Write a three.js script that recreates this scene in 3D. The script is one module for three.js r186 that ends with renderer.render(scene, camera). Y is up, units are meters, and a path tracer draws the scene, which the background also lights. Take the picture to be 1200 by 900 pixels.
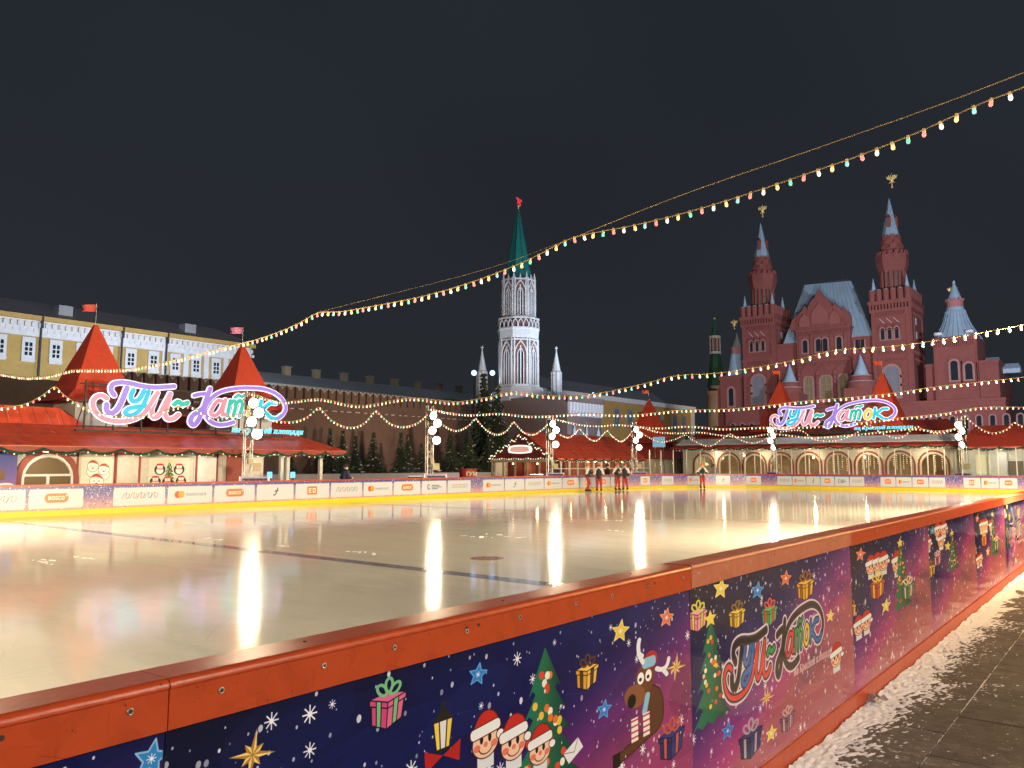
import * as THREE from 'three';
import { mergeGeometries } from 'three/addons/utils/BufferGeometryUtils.js';
import { FontLoader } from 'three/addons/loaders/FontLoader.js';
import { TextGeometry } from 'three/addons/geometries/TextGeometry.js';
import { MarchingCubes } from 'three/addons/objects/MarchingCubes.js';

// ---------- camera, sky, night light, exposure (x = east, -z = north along the rink, y = up, metres) ----------
const V3 = THREE.Vector3, PI = Math.PI, rad = (d) => (d * PI) / 180;
const scene = new THREE.Scene();
const F = 930;
const camera = new THREE.PerspectiveCamera((2 * Math.atan(450 / F) * 180) / PI, 4 / 3, 0.1, 1500);
camera.rotation.order = 'YXZ';
camera.rotation.set(Math.atan(95 / F), rad(38.7), 0);
camera.position.set(0, 2.3, 0);
camera.updateMatrixWorld(true);
{ // low overcast at night, faintly lit by the city: a little paler towards the horizon, uneven cloud
  const W = 256, H = 128, d = new Float32Array(W * H * 4);
  for (let j = 0; j < H; j++) for (let i = 0; i < W; i++) {
    const e = Math.max(0, ((j + 0.5) / H - 0.5) * PI), k = Math.exp(-e / 0.45), a = (i / W) * 2 * PI;
    const c = 1 + 0.05 * Math.sin(3 * a + 4 * e) + 0.04 * Math.sin(7 * a - 9 * e + 1) + 0.025 * Math.sin(13 * a + 17 * e);
    const o = (j * W + i) * 4;
    d[o] = (0.0158 + 0.006 * k) * c; d[o + 1] = (0.021 + 0.0025 * k) * c; d[o + 2] = (0.0295 - 0.002 * k) * c; d[o + 3] = 1;
  }
  const t = new THREE.DataTexture(d, W, H, THREE.RGBAFormat, THREE.FloatType);
  t.mapping = THREE.EquirectangularReflectionMapping; t.magFilter = THREE.LinearFilter; t.needsUpdate = true;
  scene.background = t; scene.environment = t;
}
const skyFill = new THREE.DirectionalLight(0xc9d4ea, 0.18); // soft overhead fill, added for the city glow off the cloud
skyFill.position.set(60, 140, 60); skyFill.castShadow = true; skyFill.shadow.radius = 40;
Object.assign(skyFill.shadow.camera, { left: -150, right: 150, top: 150, bottom: -150, far: 500 });
scene.add(skyFill);
const renderer = new THREE.WebGLRenderer({ antialias: true });
renderer.toneMapping = THREE.LinearToneMapping;
renderer.toneMappingExposure = 1;
renderer.shadowMap.enabled = true;

// ---------- helpers ----------
let seed = 7;
const rnd = () => { seed = (seed * 1664525 + 1013904223) >>> 0; return seed / 4294967296; };
const rr = (a, b) => a + (b - a) * rnd();
const used = {};
function numbered(n) { const k = used[n] = (used[n] ?? -1) + 1; return k ? n + '_' + String(k).padStart(3, '0') : n; }
function ray(px, py) { return new V3((px - 600) / F, (450 - py) / F, -1).applyEuler(camera.rotation); }
function onX(px, py, x) { const r = ray(px, py); return r.multiplyScalar(x / r.x).add(camera.position); }
function onZ(px, py, z) { const r = ray(px, py); return r.multiplyScalar(z / r.z).add(camera.position); }
function onY(px, py, y) { const r = ray(px, py); return r.multiplyScalar((y - camera.position.y) / r.y).add(camera.position); }
const M4 = (x = 0, y = 0, z = 0, ry = 0, rx = 0, rz = 0) => new THREE.Matrix4().compose(new V3(x, y, z), new THREE.Quaternion().setFromEuler(new THREE.Euler(rx, ry, rz, 'YXZ')), new V3(1, 1, 1));
function fin(g, keepUV) { // plain position/normal/uv triangles; uv in metres from the side each face looks to
  if (g.index) g = g.toNonIndexed();
  for (const k of Object.keys(g.attributes)) if (!['position', 'normal', 'uv'].includes(k)) g.deleteAttribute(k);
  g.morphAttributes = {}; g.clearGroups();
  if (!g.attributes.normal) g.computeVertexNormals();
  if (!keepUV || !g.attributes.uv) {
    const p = g.attributes.position.array, n = p.length / 3, uv = new Float32Array(n * 2);
    for (let i = 0; i < n; i += 3) {
      const o = i * 3, ax = p[o + 3] - p[o], ay = p[o + 4] - p[o + 1], az = p[o + 5] - p[o + 2], bx_ = p[o + 6] - p[o], by = p[o + 7] - p[o + 1], bz = p[o + 8] - p[o + 2];
      const nx = Math.abs(ay * bz - az * by), ny = Math.abs(az * bx_ - ax * bz), nz = Math.abs(ax * by - ay * bx_);
      for (let k = 0; k < 3; k++) {
        const q = (i + k) * 3, x = p[q], y = p[q + 1], z = p[q + 2];
        const [u, v] = nx >= ny && nx >= nz ? [z, y] : ny >= nz ? [x, z] : [x, y];
        uv[(i + k) * 2] = u; uv[(i + k) * 2 + 1] = v;
      }
    }
    g.setAttribute('uv', new THREE.BufferAttribute(uv, 2));
  }
  return g;
}
const join = (list) => (list.length === 1 ? list[0] : mergeGeometries(list));
const bx = (w, h, d, x = 0, y = 0, z = 0, ry = 0, rx = 0, rz = 0) => fin(new THREE.BoxGeometry(w, h, d).applyMatrix4(M4(x, y, z, ry, rx, rz)));
const bb = (x0, x1, y0, y1, z0, z1) => bx(Math.abs(x1 - x0), Math.abs(y1 - y0), Math.abs(z1 - z0), (x0 + x1) / 2, (y0 + y1) / 2, (z0 + z1) / 2);
const flat = (g) => { g.deleteAttribute('normal'); g.computeVertexNormals(); return g; };
const cy = (rt, rb, h, x = 0, y = 0, z = 0, seg = 12, ry = 0, open = false) => { const g = fin(new THREE.CylinderGeometry(rt, rb, h, seg, 1, open).applyMatrix4(M4(x, y, z, ry))); return seg <= 8 && rb > 1 ? flat(g) : g; };
const sp = (r, x, y, z, a = 10, b = 7) => fin(new THREE.SphereGeometry(r, a, b).translate(x, y, z));
const lathe = (pts, seg = 16, x = 0, y = 0, z = 0, ry = 0) => { const g = fin(new THREE.LatheGeometry(pts.map(([r, h]) => new THREE.Vector2(r, h)), seg).applyMatrix4(M4(x, y, z, ry))); return seg <= 8 && pts[0][0] > 0.8 ? flat(g) : g; };
const poly = (pts) => { const s = new THREE.Shape(); pts.forEach(([x, y], i) => (i ? s.lineTo(x, y) : s.moveTo(x, y))); s.closePath(); return s; };
const ext = (shape, depth, m = M4(), bevel = 0) => fin(new THREE.ExtrudeGeometry(shape, { depth, bevelEnabled: bevel > 0, bevelSize: bevel, bevelThickness: bevel, bevelSegments: 2, curveSegments: 10 }).applyMatrix4(m));
const tube = (pts, r, rs = 5, ts = 0, closed = false) => fin(new THREE.TubeGeometry(new THREE.CatmullRomCurve3(pts.map((p) => (p.isVector3 ? p : new V3(...p))), closed, 'catmullrom', 0.5), ts || pts.length * 3, r, rs, closed));
const bar = (a, b, r, seg = 5) => { const d = new V3().subVectors(b, a), g = new THREE.CylinderGeometry(r, r, d.length(), seg); g.applyQuaternion(new THREE.Quaternion().setFromUnitVectors(new V3(0, 1, 0), d.clone().normalize())); return fin(g.translate((a.x + b.x) / 2, (a.y + b.y) / 2, (a.z + b.z) / 2)); };
function facets(faces) { const p = []; for (const f of faces) for (let i = 1; i < f.length - 1; i++) p.push(...f[0], ...f[i], ...f[i + 1]); const g = new THREE.BufferGeometry(); g.setAttribute('position', new THREE.Float32BufferAttribute(p, 3)); g.computeVertexNormals(); return fin(g); }
function archPts(w, y0, y1, n = 8) { const r = w / 2, p = [[-r, y0]]; p.push([r, y0]); for (let i = 0; i <= n; i++) { const a = (i / n) * PI; p.push([r * Math.cos(a), y1 - r + r * Math.sin(a)]); } return p; }
function archFrame(w, y0, y1, b, depth, m) { const s = poly(archPts(w + 2 * b, y0, y1 + b, 10)); s.holes.push(new THREE.Path(archPts(w, y0 + b * 0.8, y1, 10).map(([x, y]) => new THREE.Vector2(x, y)))); return ext(s, depth, m); }
function ogivePts(w, y0, y1, n = 6) { const r = w / 2, k = y1 - w * 1.05, p = [[-r, y0], [r, y0]]; for (let i = 0; i <= n; i++) { const t = i / n; p.push([r * (1 - t * t * 0.55 - t * 0.45), k + (y1 - k) * Math.pow(t, 0.75)]); } for (let i = n - 1; i >= 0; i--) { const t = i / n; p.push([-r * (1 - t * t * 0.55 - t * 0.45), k + (y1 - k) * Math.pow(t, 0.75)]); } return p; }
function mesh(name, geo, mat, parent, label) {
  const m = new THREE.Mesh(Array.isArray(geo) ? join(geo) : geo, mat);
  m.name = parent ? name : numbered(name); m.castShadow = m.receiveShadow = true;
  if (label) m.userData.label = label;
  (parent ?? scene).add(m); return m;
}
function thing(name, label, category, pos = [0, 0, 0], ry = 0, group) {
  const o = new THREE.Group(); o.name = numbered(name); o.position.set(...pos); o.rotation.y = ry; o.userData = { label, category };
  if (group) o.userData.group = group;
  scene.add(o); return o;
}
const tag = (o, label, category, group) => { Object.assign(o.userData, { label, category }); if (group) o.userData.group = group; return o; };
const struct = (o) => { o.userData.kind = 'structure'; return o; };
// tileable noise
function latticeNoise(n, s) { const a = new Float32Array(n * n); let q = s * 7919 + 13; for (let i = 0; i < a.length; i++) { q = (q * 1664525 + 1013904223) >>> 0; a[i] = q / 4294967296; } return (x, y) => { x = ((x % n) + n) % n; y = ((y % n) + n) % n; const i = Math.floor(x), j = Math.floor(y), i1 = (i + 1) % n, j1 = (j + 1) % n; let u = x - i, v = y - j; u = u * u * (3 - 2 * u); v = v * v * (3 - 2 * v); return (a[j * n + i] * (1 - u) + a[j * n + i1] * u) * (1 - v) + (a[j1 * n + i] * (1 - u) + a[j1 * n + i1] * u) * v; }; }
function fbm(base, s, oct = 4) { const f = []; for (let k = 0; k < oct; k++) f.push(latticeNoise(base << k, s + k * 31)); return (u, v) => { let r = 0, a = 0.5, t = 0; for (let k = 0; k < oct; k++) { r += a * f[k](u * (base << k), v * (base << k)); t += a; a *= 0.55; } return r / t; }; }
function dataTex(n, fn, rep = 1, srgb = false) { const d = new Uint8Array(n * n * 4); for (let j = 0; j < n; j++) for (let i = 0; i < n; i++) { const c = fn(i / n, j / n), o = (j * n + i) * 4; for (let k = 0; k < 3; k++) d[o + k] = Math.max(0, Math.min(255, 255 * (c.length ? c[k] : c))); d[o + 3] = 255; } const t = new THREE.DataTexture(d, n, n); t.magFilter = THREE.LinearFilter; t.wrapS = t.wrapT = THREE.RepeatWrapping; t.repeat.set(rep, rep); if (srgb) t.colorSpace = THREE.SRGBColorSpace; t.needsUpdate = true; return t; }
const reps = (t, x, y = x) => { const c = t.clone(); c.repeat.set(x, y); c.needsUpdate = true; return c; };
const nA = fbm(4, 3, 6), nB = fbm(8, 17, 5), nC = fbm(16, 29, 4);
const mottle = dataTex(256, (u, v) => 0.62 + 0.38 * (0.6 * nA(u, v) + 0.4 * nC(u, v)) * 1.15);
const grain = dataTex(256, (u, v) => nC(u, v) * 0.6 + 0.4 * nB(v, u));
function canvasTex(w, h, draw) { const c = document.createElement('canvas'); c.width = w; c.height = h; draw(c.getContext('2d'), w, h); const t = new THREE.CanvasTexture(c); t.colorSpace = THREE.SRGBColorSpace; t.magFilter = THREE.LinearFilter; t.anisotropy = 8; return t; }
const std = (r, g, b, rough = 0.8, o = {}) => { const m = new THREE.MeshPhysicalMaterial({ roughness: rough, ...o }); m.color.setRGB(r, g, b); return m; };
const rough = (r, g, b, ro = 0.85, rep = 0.4, bump = 0.004, o = {}) => std(r, g, b, ro, { map: reps(mottle, rep), bumpMap: reps(grain, rep * 3), bumpScale: bump, ...o });
const glow = (r, g, b, k, base = 0.6) => { const m = new THREE.MeshStandardMaterial({ roughness: 0.5 }); m.color.setRGB(r * base, g * base, b * base); m.emissive.setRGB(r, g, b); m.emissiveIntensity = k; return m; };
const ICE = 0.65, DECK = 0.6, RAILTOP = 1.67;
const wear = canvasTex(1024, 1024, (c, w, h) => { // paint with scuffs, chips, grime and dried splashes
  c.fillStyle = 'rgb(235,235,235)'; c.fillRect(0, 0, w, h);
  for (let k = 0; k < 240; k++) { c.fillStyle = `rgba(${rnd() < 0.6 ? '150,140,135' : '255,255,255'},${rr(0.03, 0.12)})`; c.beginPath(); c.ellipse(rnd() * w, rnd() * h, rr(10, 120), rr(4, 40), rr(0, 3), 0, 7); c.fill(); }
  for (let k = 0; k < 420; k++) { const x = rnd() * w, y = rnd() * h, a = rr(-0.5, 0.5) + (rnd() < 0.5 ? 0 : PI / 2); c.strokeStyle = `rgba(${rnd() < 0.55 ? '255,248,240' : '90,70,64'},${rr(0.12, 0.5)})`; c.lineWidth = rr(0.5, 1.6); c.beginPath(); c.moveTo(x, y); c.lineTo(x + Math.cos(a) * rr(6, 90), y + Math.sin(a) * rr(6, 60)); c.stroke(); }
  for (let k = 0; k < 500; k++) { c.fillStyle = rnd() < 0.5 ? 'rgba(255,255,255,0.7)' : 'rgba(60,50,46,0.6)'; c.beginPath(); c.arc(rnd() * w, rnd() * h, rr(0.6, 2.6), 0, 7); c.fill(); }
}); wear.wrapS = wear.wrapT = THREE.RepeatWrapping;
const MAT = {
  snow: rough(0.8, 0.81, 0.84, 0.75, 1.3, 0.006), redpaint: rough(0.56, 0.075, 0.016, 0.36, 0.9, 0.0012, { map: reps(wear, 0.83) }), redpaint2: rough(0.56, 0.17, 0.09, 0.5, 0.9, 0.0012, { map: reps(wear, 0.71) }),
  cream: rough(0.64, 0.6, 0.54, 0.7, 0.5, 0.002), white: rough(0.76, 0.76, 0.75, 0.6, 0.6, 0.001), steel: std(0.55, 0.54, 0.52, 0.35, { metalness: 0.9 }),
  roof: rough(0.5, 0.065, 0.045, 0.38, 0.7, 0.004), tower: rough(0.66, 0.078, 0.04, 0.5, 0.6, 0.003), dark: rough(0.03, 0.028, 0.027, 0.6, 1, 0.001), trimred: rough(0.3, 0.06, 0.045, 0.6, 0.8, 0.001),
  brick: rough(0.27, 0.085, 0.068, 0.9, 0.12, 0.03), brickd: rough(0.2, 0.145, 0.125, 0.9, 0.1, 0.03), stone: rough(0.72, 0.73, 0.74, 0.8, 0.3, 0.01), ochre: rough(0.5, 0.33, 0.1, 0.85, 0.12, 0.006),
  bluetin: rough(0.33, 0.46, 0.56, 0.45, 0.15, 0.01), greentile: rough(0.02, 0.2, 0.18, 0.4, 0.2, 0.01), tin: rough(0.3, 0.31, 0.33, 0.5, 0.1, 0.01), gold: std(0.95, 0.72, 0.26, 0.4, { metalness: 0.1 }),
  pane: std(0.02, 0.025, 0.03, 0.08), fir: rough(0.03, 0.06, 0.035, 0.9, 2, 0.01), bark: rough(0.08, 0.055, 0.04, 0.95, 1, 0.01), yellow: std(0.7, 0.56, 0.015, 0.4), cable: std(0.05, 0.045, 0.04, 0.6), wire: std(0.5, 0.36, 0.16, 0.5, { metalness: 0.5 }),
  lens: glow(1, 0.88, 0.64, 14), warm: glow(1, 0.74, 0.38, 7), cool: glow(0.62, 0.8, 1, 16),
};
const glass = new THREE.MeshPhysicalMaterial({ transmission: 1, thickness: 0, roughness: 0.03, ior: 1.45 }); glass.color.setRGB(0.93, 0.96, 0.95);
function spot(pos, to, I, col, ang, radius = 6, pen = 0.8) { const l = new THREE.SpotLight(col, I, 0, rad(ang), pen, 2); l.position.copy(pos); l.target.position.copy(to); l.target.name = 'light_target'; l.castShadow = true; l.shadow.radius = radius; scene.add(l, l.target); return l; }
function point(pos, I, col, radius = 5) { const l = new THREE.PointLight(col, I, 0, 2); l.position.copy(pos); l.castShadow = true; l.shadow.radius = radius; scene.add(l); return l; }

// ---------- ground, deck, ice ----------
{
  const g = struct(mesh('ground', [bb(-420, 420, -0.3, -0.05, -480, 120)], rough(0.05, 0.047, 0.045, 0.8, 0.3, 0.01)));
  const frost = [0, 1].map((q) => canvasTex(1024, 1024, (c, w, h) => { // worn dark stone with frost and grit trodden into it
    c.fillStyle = '#504c47'; c.fillRect(0, 0, w, h);
    for (let k = 0; k < 500; k++) { c.fillStyle = `rgba(${rnd() < 0.5 ? '40,37,34' : '108,102,94'},${rr(0.05, 0.22)})`; c.beginPath(); c.ellipse(rnd() * w, rnd() * h, rr(8, 90), rr(5, 40), rr(0, 3), 0, 7); c.fill(); }
    for (let k = 0; k < 60; k++) { const x = rnd() * w, y = rnd() * h, n = rr(30, 160), s = rr(20, 110); for (let j = 0; j < n; j++) { c.fillStyle = `rgba(226,224,220,${rr(0.15, 0.7)})`; c.beginPath(); c.arc(x + rr(-1, 1) * s, y + rr(-1, 1) * s * 0.4, rr(0.6, 2.4), 0, 7); c.fill(); } }
    for (let k = 0; k < 2600; k++) { c.fillStyle = rnd() < 0.6 ? `rgba(214,210,204,${rr(0.1, 0.6)})` : 'rgba(24,22,20,0.5)'; c.beginPath(); c.arc(rnd() * w, rnd() * h, rr(0.5, 1.8), 0, 7); c.fill(); }
  })); for (const t of frost) t.wrapS = t.wrapT = THREE.RepeatWrapping;
  const slabMats = [0, 1, 2, 3].map((k) => { const m = rough(0.95, 0.93, 0.9, 0.58 + 0.07 * k, 0.9, 0.006, { map: reps(frost[k % 2], 0.62 + 0.13 * k) }); m.color.multiplyScalar(0.82 + 0.09 * k); return m; });
  const pave = thing('pavement', 'dark stone slab pavement dusted with snow beside the barrier', 'pavement'); delete pave.userData.category; delete pave.userData.label; struct(pave);
  for (let i = 0; i < 9; i++) for (let j = 0; j < 26; j++) { // slabs laid in rows along the barrier
    const w = 0.93, d = 1.25, x = -2.0 + i * w, z = 1.5 - j * d - (i % 2) * 0.6;
    const b = new THREE.BoxGeometry(w - 0.014, 0.08, d - 0.014), p = b.attributes.position, tx = rr(-0.003, 0.003), tz = rr(-0.003, 0.003);
    for (let k = 0; k < p.count; k++) if (p.getY(k) > 0) { const s = 1; p.setY(k, p.getY(k) + p.getX(k) * tx + p.getZ(k) * tz); p.setX(k, p.getX(k) * s); }
    b.translate(x, -0.04, z); mesh('paving_slab', fin(b), slabMats[(i * 7 + j * 3 + Math.floor(rr(0, 3))) % 4], pave);
  }
  mesh('paving_bed', bb(-30, 60, -0.04, -0.006, -110, 30).translate(0, -0.012, 0), slabMats[1], pave);
  // the snow swept against the barrier: a rough heap that thins out into crumbs; where it lies below the slabs nothing shows
  const h1 = fbm(8, 71, 5), h2 = fbm(32, 91, 4);
  const geoSnow = (x0, x1, t0, t1, nx, nt) => {
    const g2 = new THREE.PlaneGeometry(1, 1, nx, nt), p = g2.attributes.position;
    for (let k = 0; k < p.count; k++) {
      const u = p.getX(k) + 0.5, v = p.getY(k) + 0.5, x = x0 + (x1 - x0) * u * (0.35 + 0.65 * u), t = t0 + (t1 - t0) * v, s = x - x0;
      const a = h1(x / 4.3, t / 4.3), b = h2(x / 1.1 , t / 2.1), c = h2(x * 3.1, t * 2.3);
      const e = h2(x * 1.37 + 0.3, t * 0.61); let y = 0.026 * Math.exp(-s / 0.16) * (0.2 + 1.6 * a) + 0.026 * (b - 0.5) * Math.exp(-s / 0.9) + 0.02 * (a - 0.5) * Math.exp(-s / 2.5) + 0.034 * (c - 0.5) * Math.exp(-s / 2.6) * (0.35 + 0.65 * Math.min(1, s / 0.6)) + 0.036 * (e - 0.5) * Math.exp(-s / 2.2) + 0.012 * Math.exp(-s / 0.35) - 0.004 - 0.007 * Math.min(1, s / 0.7);
      p.setXYZ(k, x, Math.max(y, -0.03), -t);
    }
    g2.computeVertexNormals(); return fin(g2);
  };
  const snow = mesh('snow_bank', [geoSnow(-2.276, 1.4, 3.2, 14, 150, 560), geoSnow(-2.276, 1.6, 14, 60, 60, 500)], MAT.snow);
  tag(snow, 'ragged strip of swept snow lying along the foot of the barrier', 'snow'); snow.userData.kind = 'stuff';
  const deck = struct(mesh('deck', [bb(-46, -28.1, -0.02, DECK, 12, -75), bb(-28.1, -1, -0.02, DECK, -56.4, -75)], rough(0.2, 0.17, 0.15, 0.8, 0.5, 0.01)));
  // ice: pale, slightly warm, polished, with skate scratches in gloss and relief
  const scr = canvasTex(1024, 1024, (c, w, h) => {
    c.fillStyle = 'rgb(112,112,112)'; c.fillRect(0, 0, w, h);
    for (let k = 0; k < 900; k++) { const x = rnd() * w, y = rnd() * h, a = rnd() * 7, l = rr(20, 150), q = rr(-0.6, 0.6); c.strokeStyle = `rgba(${rnd() < 0.6 ? '215,215,215' : '70,70,70'},${rr(0.1, 0.5)})`; c.lineWidth = rr(0.5, 1.6); for (const dx of [-w, 0, w]) for (const dy of [-h, 0, h]) { c.beginPath(); c.moveTo(x + dx, y + dy); c.quadraticCurveTo(x + dx + Math.cos(a) * l * 0.5, y + dy + Math.sin(a) * l * 0.5, x + dx + Math.cos(a + q) * l, y + dy + Math.sin(a + q) * l); c.stroke(); } }
    for (let k = 0; k < 120; k++) { c.fillStyle = `rgba(150,150,150,${rr(0.03, 0.1)})`; c.beginPath(); c.ellipse(rnd() * w, rnd() * h, rr(20, 110), rr(8, 40), rnd() * 3, 0, 7); c.fill(); }
  });
  scr.colorSpace = THREE.NoColorSpace; scr.wrapS = scr.wrapT = THREE.RepeatWrapping;
  const tint = canvasTex(2048, 2048, (c, w, h) => { // frosty patches and long pale skate cuts
    c.fillStyle = 'rgb(238,238,238)'; c.fillRect(0, 0, w, h);
    for (let k = 0; k < 500; k++) { c.fillStyle = `rgba(${rnd() < 0.5 ? '205,208,212' : '255,255,255'},${rr(0.04, 0.14)})`; c.beginPath(); c.ellipse(rnd() * w, rnd() * h, rr(30, 260), rr(8, 60), rr(-0.4, 0.4), 0, 7); c.fill(); }
    for (let k = 0; k < 700; k++) { const x = rnd() * w, y = rnd() * h, a = rnd() * 7, l = rr(60, 420), q = rr(-0.7, 0.7); c.strokeStyle = `rgba(${rnd() < 0.5 ? '255,255,255' : '196,200,206'},${rr(0.12, 0.5)})`; c.lineWidth = rr(0.6, 2.2); c.beginPath(); c.moveTo(x, y); c.quadraticCurveTo(x + Math.cos(a) * l * 0.5, y + Math.sin(a) * l * 0.5, x + Math.cos(a + q) * l, y + Math.sin(a + q) * l); c.stroke(); }
  }); tint.wrapS = tint.wrapT = THREE.RepeatWrapping;
  const ice = std(0.81, 0.785, 0.71, 0.2, { map: reps(tint, 1 / 11), roughnessMap: reps(scr, 1 / 5.3), bumpMap: reps(scr, 1 / 5.3), bumpScale: 0.0005, ior: 1.5 });
  struct(mesh('ice', bb(-28.1, -2.4, 0.3, ICE, 25, -56.4), ice));
  const lineBlue = ice.clone(), lineRed = ice.clone(); lineBlue.color.setRGB(0.28, 0.27, 0.35); lineRed.color.setRGB(0.46, 0.25, 0.22);
  const il = struct(mesh('ice_line', bx(25.4, 0.004, 0.3, -15.2, ICE + 0.003, -9.1), lineBlue));
  struct(mesh('ice_line', bx(25.4, 0.004, 0.16, -15.2, ICE + 0.003, -23), lineRed));
  struct(mesh('face_off_spot', fin(new THREE.CylinderGeometry(0.3, 0.3, 0.004, 24).translate(-9.3, ICE + 0.003, -10.9)), lineRed));
  const marks = []; // loose curls of scraped ice
  for (const [px, py, l] of [[427, 648, 0.9], [60, 659, 1.1], [96, 654, 0.8], [560, 629, 1], [590, 628, 1.3], [718, 610, 0.7], [722, 622, 0.5], [330, 640, 0.5], [250, 632, 0.7]]) { const p = onY(px, py, ICE); for (let k = 0; k < 9; k++) marks.push(bx(rr(0.02, 0.12) * l, rr(0.003, 0.008), rr(0.008, 0.02), p.x + rr(-0.5, 0.5) * l, ICE + 0.005, p.z + rr(-0.12, 0.12) * l, rad(38 + rr(-25, 25)))); }
  const mk = mesh('ice_shavings', marks, MAT.snow); tag(mk, 'small white curls of scraped ice lying on the rink', 'ice shavings'); mk.userData.kind = 'stuff';
}

// ---------- lettering of the two neon signs and of the print on the near barrier (strokes traced once) ----------
const A = (l) => l.map(([x, y]) => [90 + x / 8.571, 430 + y / 8.571]), B = (l) => l.map(([x, y]) => [210 + x / 7.5, 430 + y / 7.5]);
const LETTERS = [
  ['letter_g', [0.4, 0.27, 0.85], '#17141c', [[A([[372, 285], [340, 235], [352, 180], [415, 158], [520, 164], [640, 192], [760, 207], [880, 203], [970, 196]]), 4.2], [A([[500, 212], [468, 290], [432, 372], [390, 436], [338, 466], [294, 440], [292, 378]]), 4.6]]],
  ['letter_u', [0.02, 0.62, 0.95], '#2a6fc4', [[A([[562, 232], [538, 300], [556, 345], [604, 336], [648, 280], [668, 240]]), 4.2], [A([[716, 245], [694, 310], [652, 395], [594, 462], [524, 488], [478, 462], [508, 424], [580, 404], [682, 392]]), 4]]],
  ['letter_m', [0.93, 0.36, 0.45], '#d8403c', [[A([[296, 318], [250, 288], [196, 298], [158, 345], [160, 405], [190, 462], [252, 512], [350, 542], [470, 546], [580, 520], [662, 468], [722, 386], [772, 305], [802, 262]]), 4], [A([[802, 262], [772, 350], [744, 440], [768, 506], [822, 480], [874, 380], [932, 272]]), 4.4], [A([[932, 272], [902, 380], [880, 470], [906, 520], [968, 516], [1014, 480]]), 4.4]]],
  ['dash', [0.02, 0.6, 0.44], '#2f9a57', [[A([[975, 376], [1012, 350], [1056, 376], [1106, 362]]), 4.6]]],
  ['letter_k_capital', [0.4, 0.24, 0.85], '#2a2026', [[B([[128, 252], [178, 240], [222, 236]]), 3.8], [B([[268, 192], [242, 260], [216, 330], [190, 400], [160, 470], [120, 510], [92, 486], [108, 432], [160, 396], [214, 350]]), 4.6], [B([[216, 372], [262, 290], [350, 224], [480, 192], [620, 186], [740, 196], [842, 236], [908, 298], [928, 362], [902, 420], [862, 452]]), 3.6], [B([[216, 330], [226, 420], [270, 480], [340, 508], [420, 502], [470, 486]]), 4]]],
  ['letter_a', [0.9, 0.33, 0.42], '#d8403c', [[B([[384, 306], [342, 296], [292, 350], [272, 412], [306, 428], [350, 392], [386, 316]]), 3.6], [B([[402, 290], [378, 372], [376, 420], [404, 416]]), 3.8]]],
  ['letter_t', [0.02, 0.58, 0.42], '#2f9a57', [[B([[444, 298], [430, 366], [416, 432]]), 3.6], [B([[436, 336], [474, 298], [492, 320], [468, 432]]), 3.6], [B([[486, 336], [528, 296], [548, 320], [522, 432]]), 3.6]]],
  ['overbar', [0.02, 0.58, 0.42], '#2f9a57', [[B([[488, 268], [518, 248], [544, 262], [574, 246]]), 3]]],
  ['letter_o', [0.85, 0.72, 0.12], '#e2c23c', [[B([[640, 306], [600, 350], [594, 410], [626, 432], [664, 390], [668, 330], [640, 306]]), 4.4]]],
  ['letter_k_small', [0.02, 0.68, 0.92], '#2a6fc4', [[B([[716, 300], [704, 366], [690, 432]]), 4.2], [B([[846, 320], [796, 318], [752, 350], [722, 376], [760, 408], [800, 448], [856, 452], [888, 428]]), 4.2]]],
];
const SIGNX = -31.5, signO = onX(222, 500, SIGNX);
for (const L of LETTERS) for (const s of L[3]) { const w = onX(s[0][0][0] + 1, s[0][0][1], SIGNX); s[0] = s[0].map(([px, py]) => { const p = onX(px, py, SIGNX); return [-(p.z - signO.z), p.y - signO.y]; }); s[1] *= 0.0365; }
function ribbon(pts, w, z0, depth) { // a raised stroke with round ends
  const c = new THREE.CatmullRomCurve3(pts.map(([x, y]) => new V3(x, y, 0)), false, 'centripetal'), n = Math.max(14, pts.length * 6), q = c.getPoints(n), f = [];
  const L = [], R_ = [], h = w / 2;
  q.forEach((p, i) => { const a = q[Math.max(0, i - 1)], b = q[Math.min(n, i + 1)], dx = b.x - a.x, dy = b.y - a.y, l = Math.hypot(dx, dy) || 1, z = z0 + i * 0.0006; L.push([p.x - (dy / l) * h, p.y + (dx / l) * h, z]); R_.push([p.x + (dy / l) * h, p.y - (dx / l) * h, z]); });
  const dn = (p) => [p[0], p[1], p[2] - depth];
  for (let i = 0; i < n; i++) { f.push([L[i], R_[i], R_[i + 1], L[i + 1]], [R_[i], dn(R_[i]), dn(R_[i + 1]), R_[i + 1]], [dn(L[i]), L[i], L[i + 1], dn(L[i + 1])]); }
  for (const [i, s] of [[0, -1], [n, 1]]) { const p = q[i], a0 = Math.atan2(L[i][1] - p.y, L[i][0] - p.x), z = L[i][2], e = []; for (let k = 0; k <= 7; k++) { const a = a0 - (s * k * PI) / 7; e.push([p.x + h * Math.cos(a), p.y + h * Math.sin(a), z]); } for (let k = 0; k < 7; k++) { f.push(s > 0 ? [[p.x, p.y, z], e[k + 1], e[k]] : [[p.x, p.y, z], e[k], e[k + 1]], [e[k], e[k + 1], dn(e[k + 1]), dn(e[k])]); } }
  return facets(f);
}
const font = await new FontLoader().loadAsync('fonts/droid/droid_serif_bold.typeface.json');
const fontSans = await new FontLoader().loadAsync('fonts/droid/droid_sans_bold.typeface.json');
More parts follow.
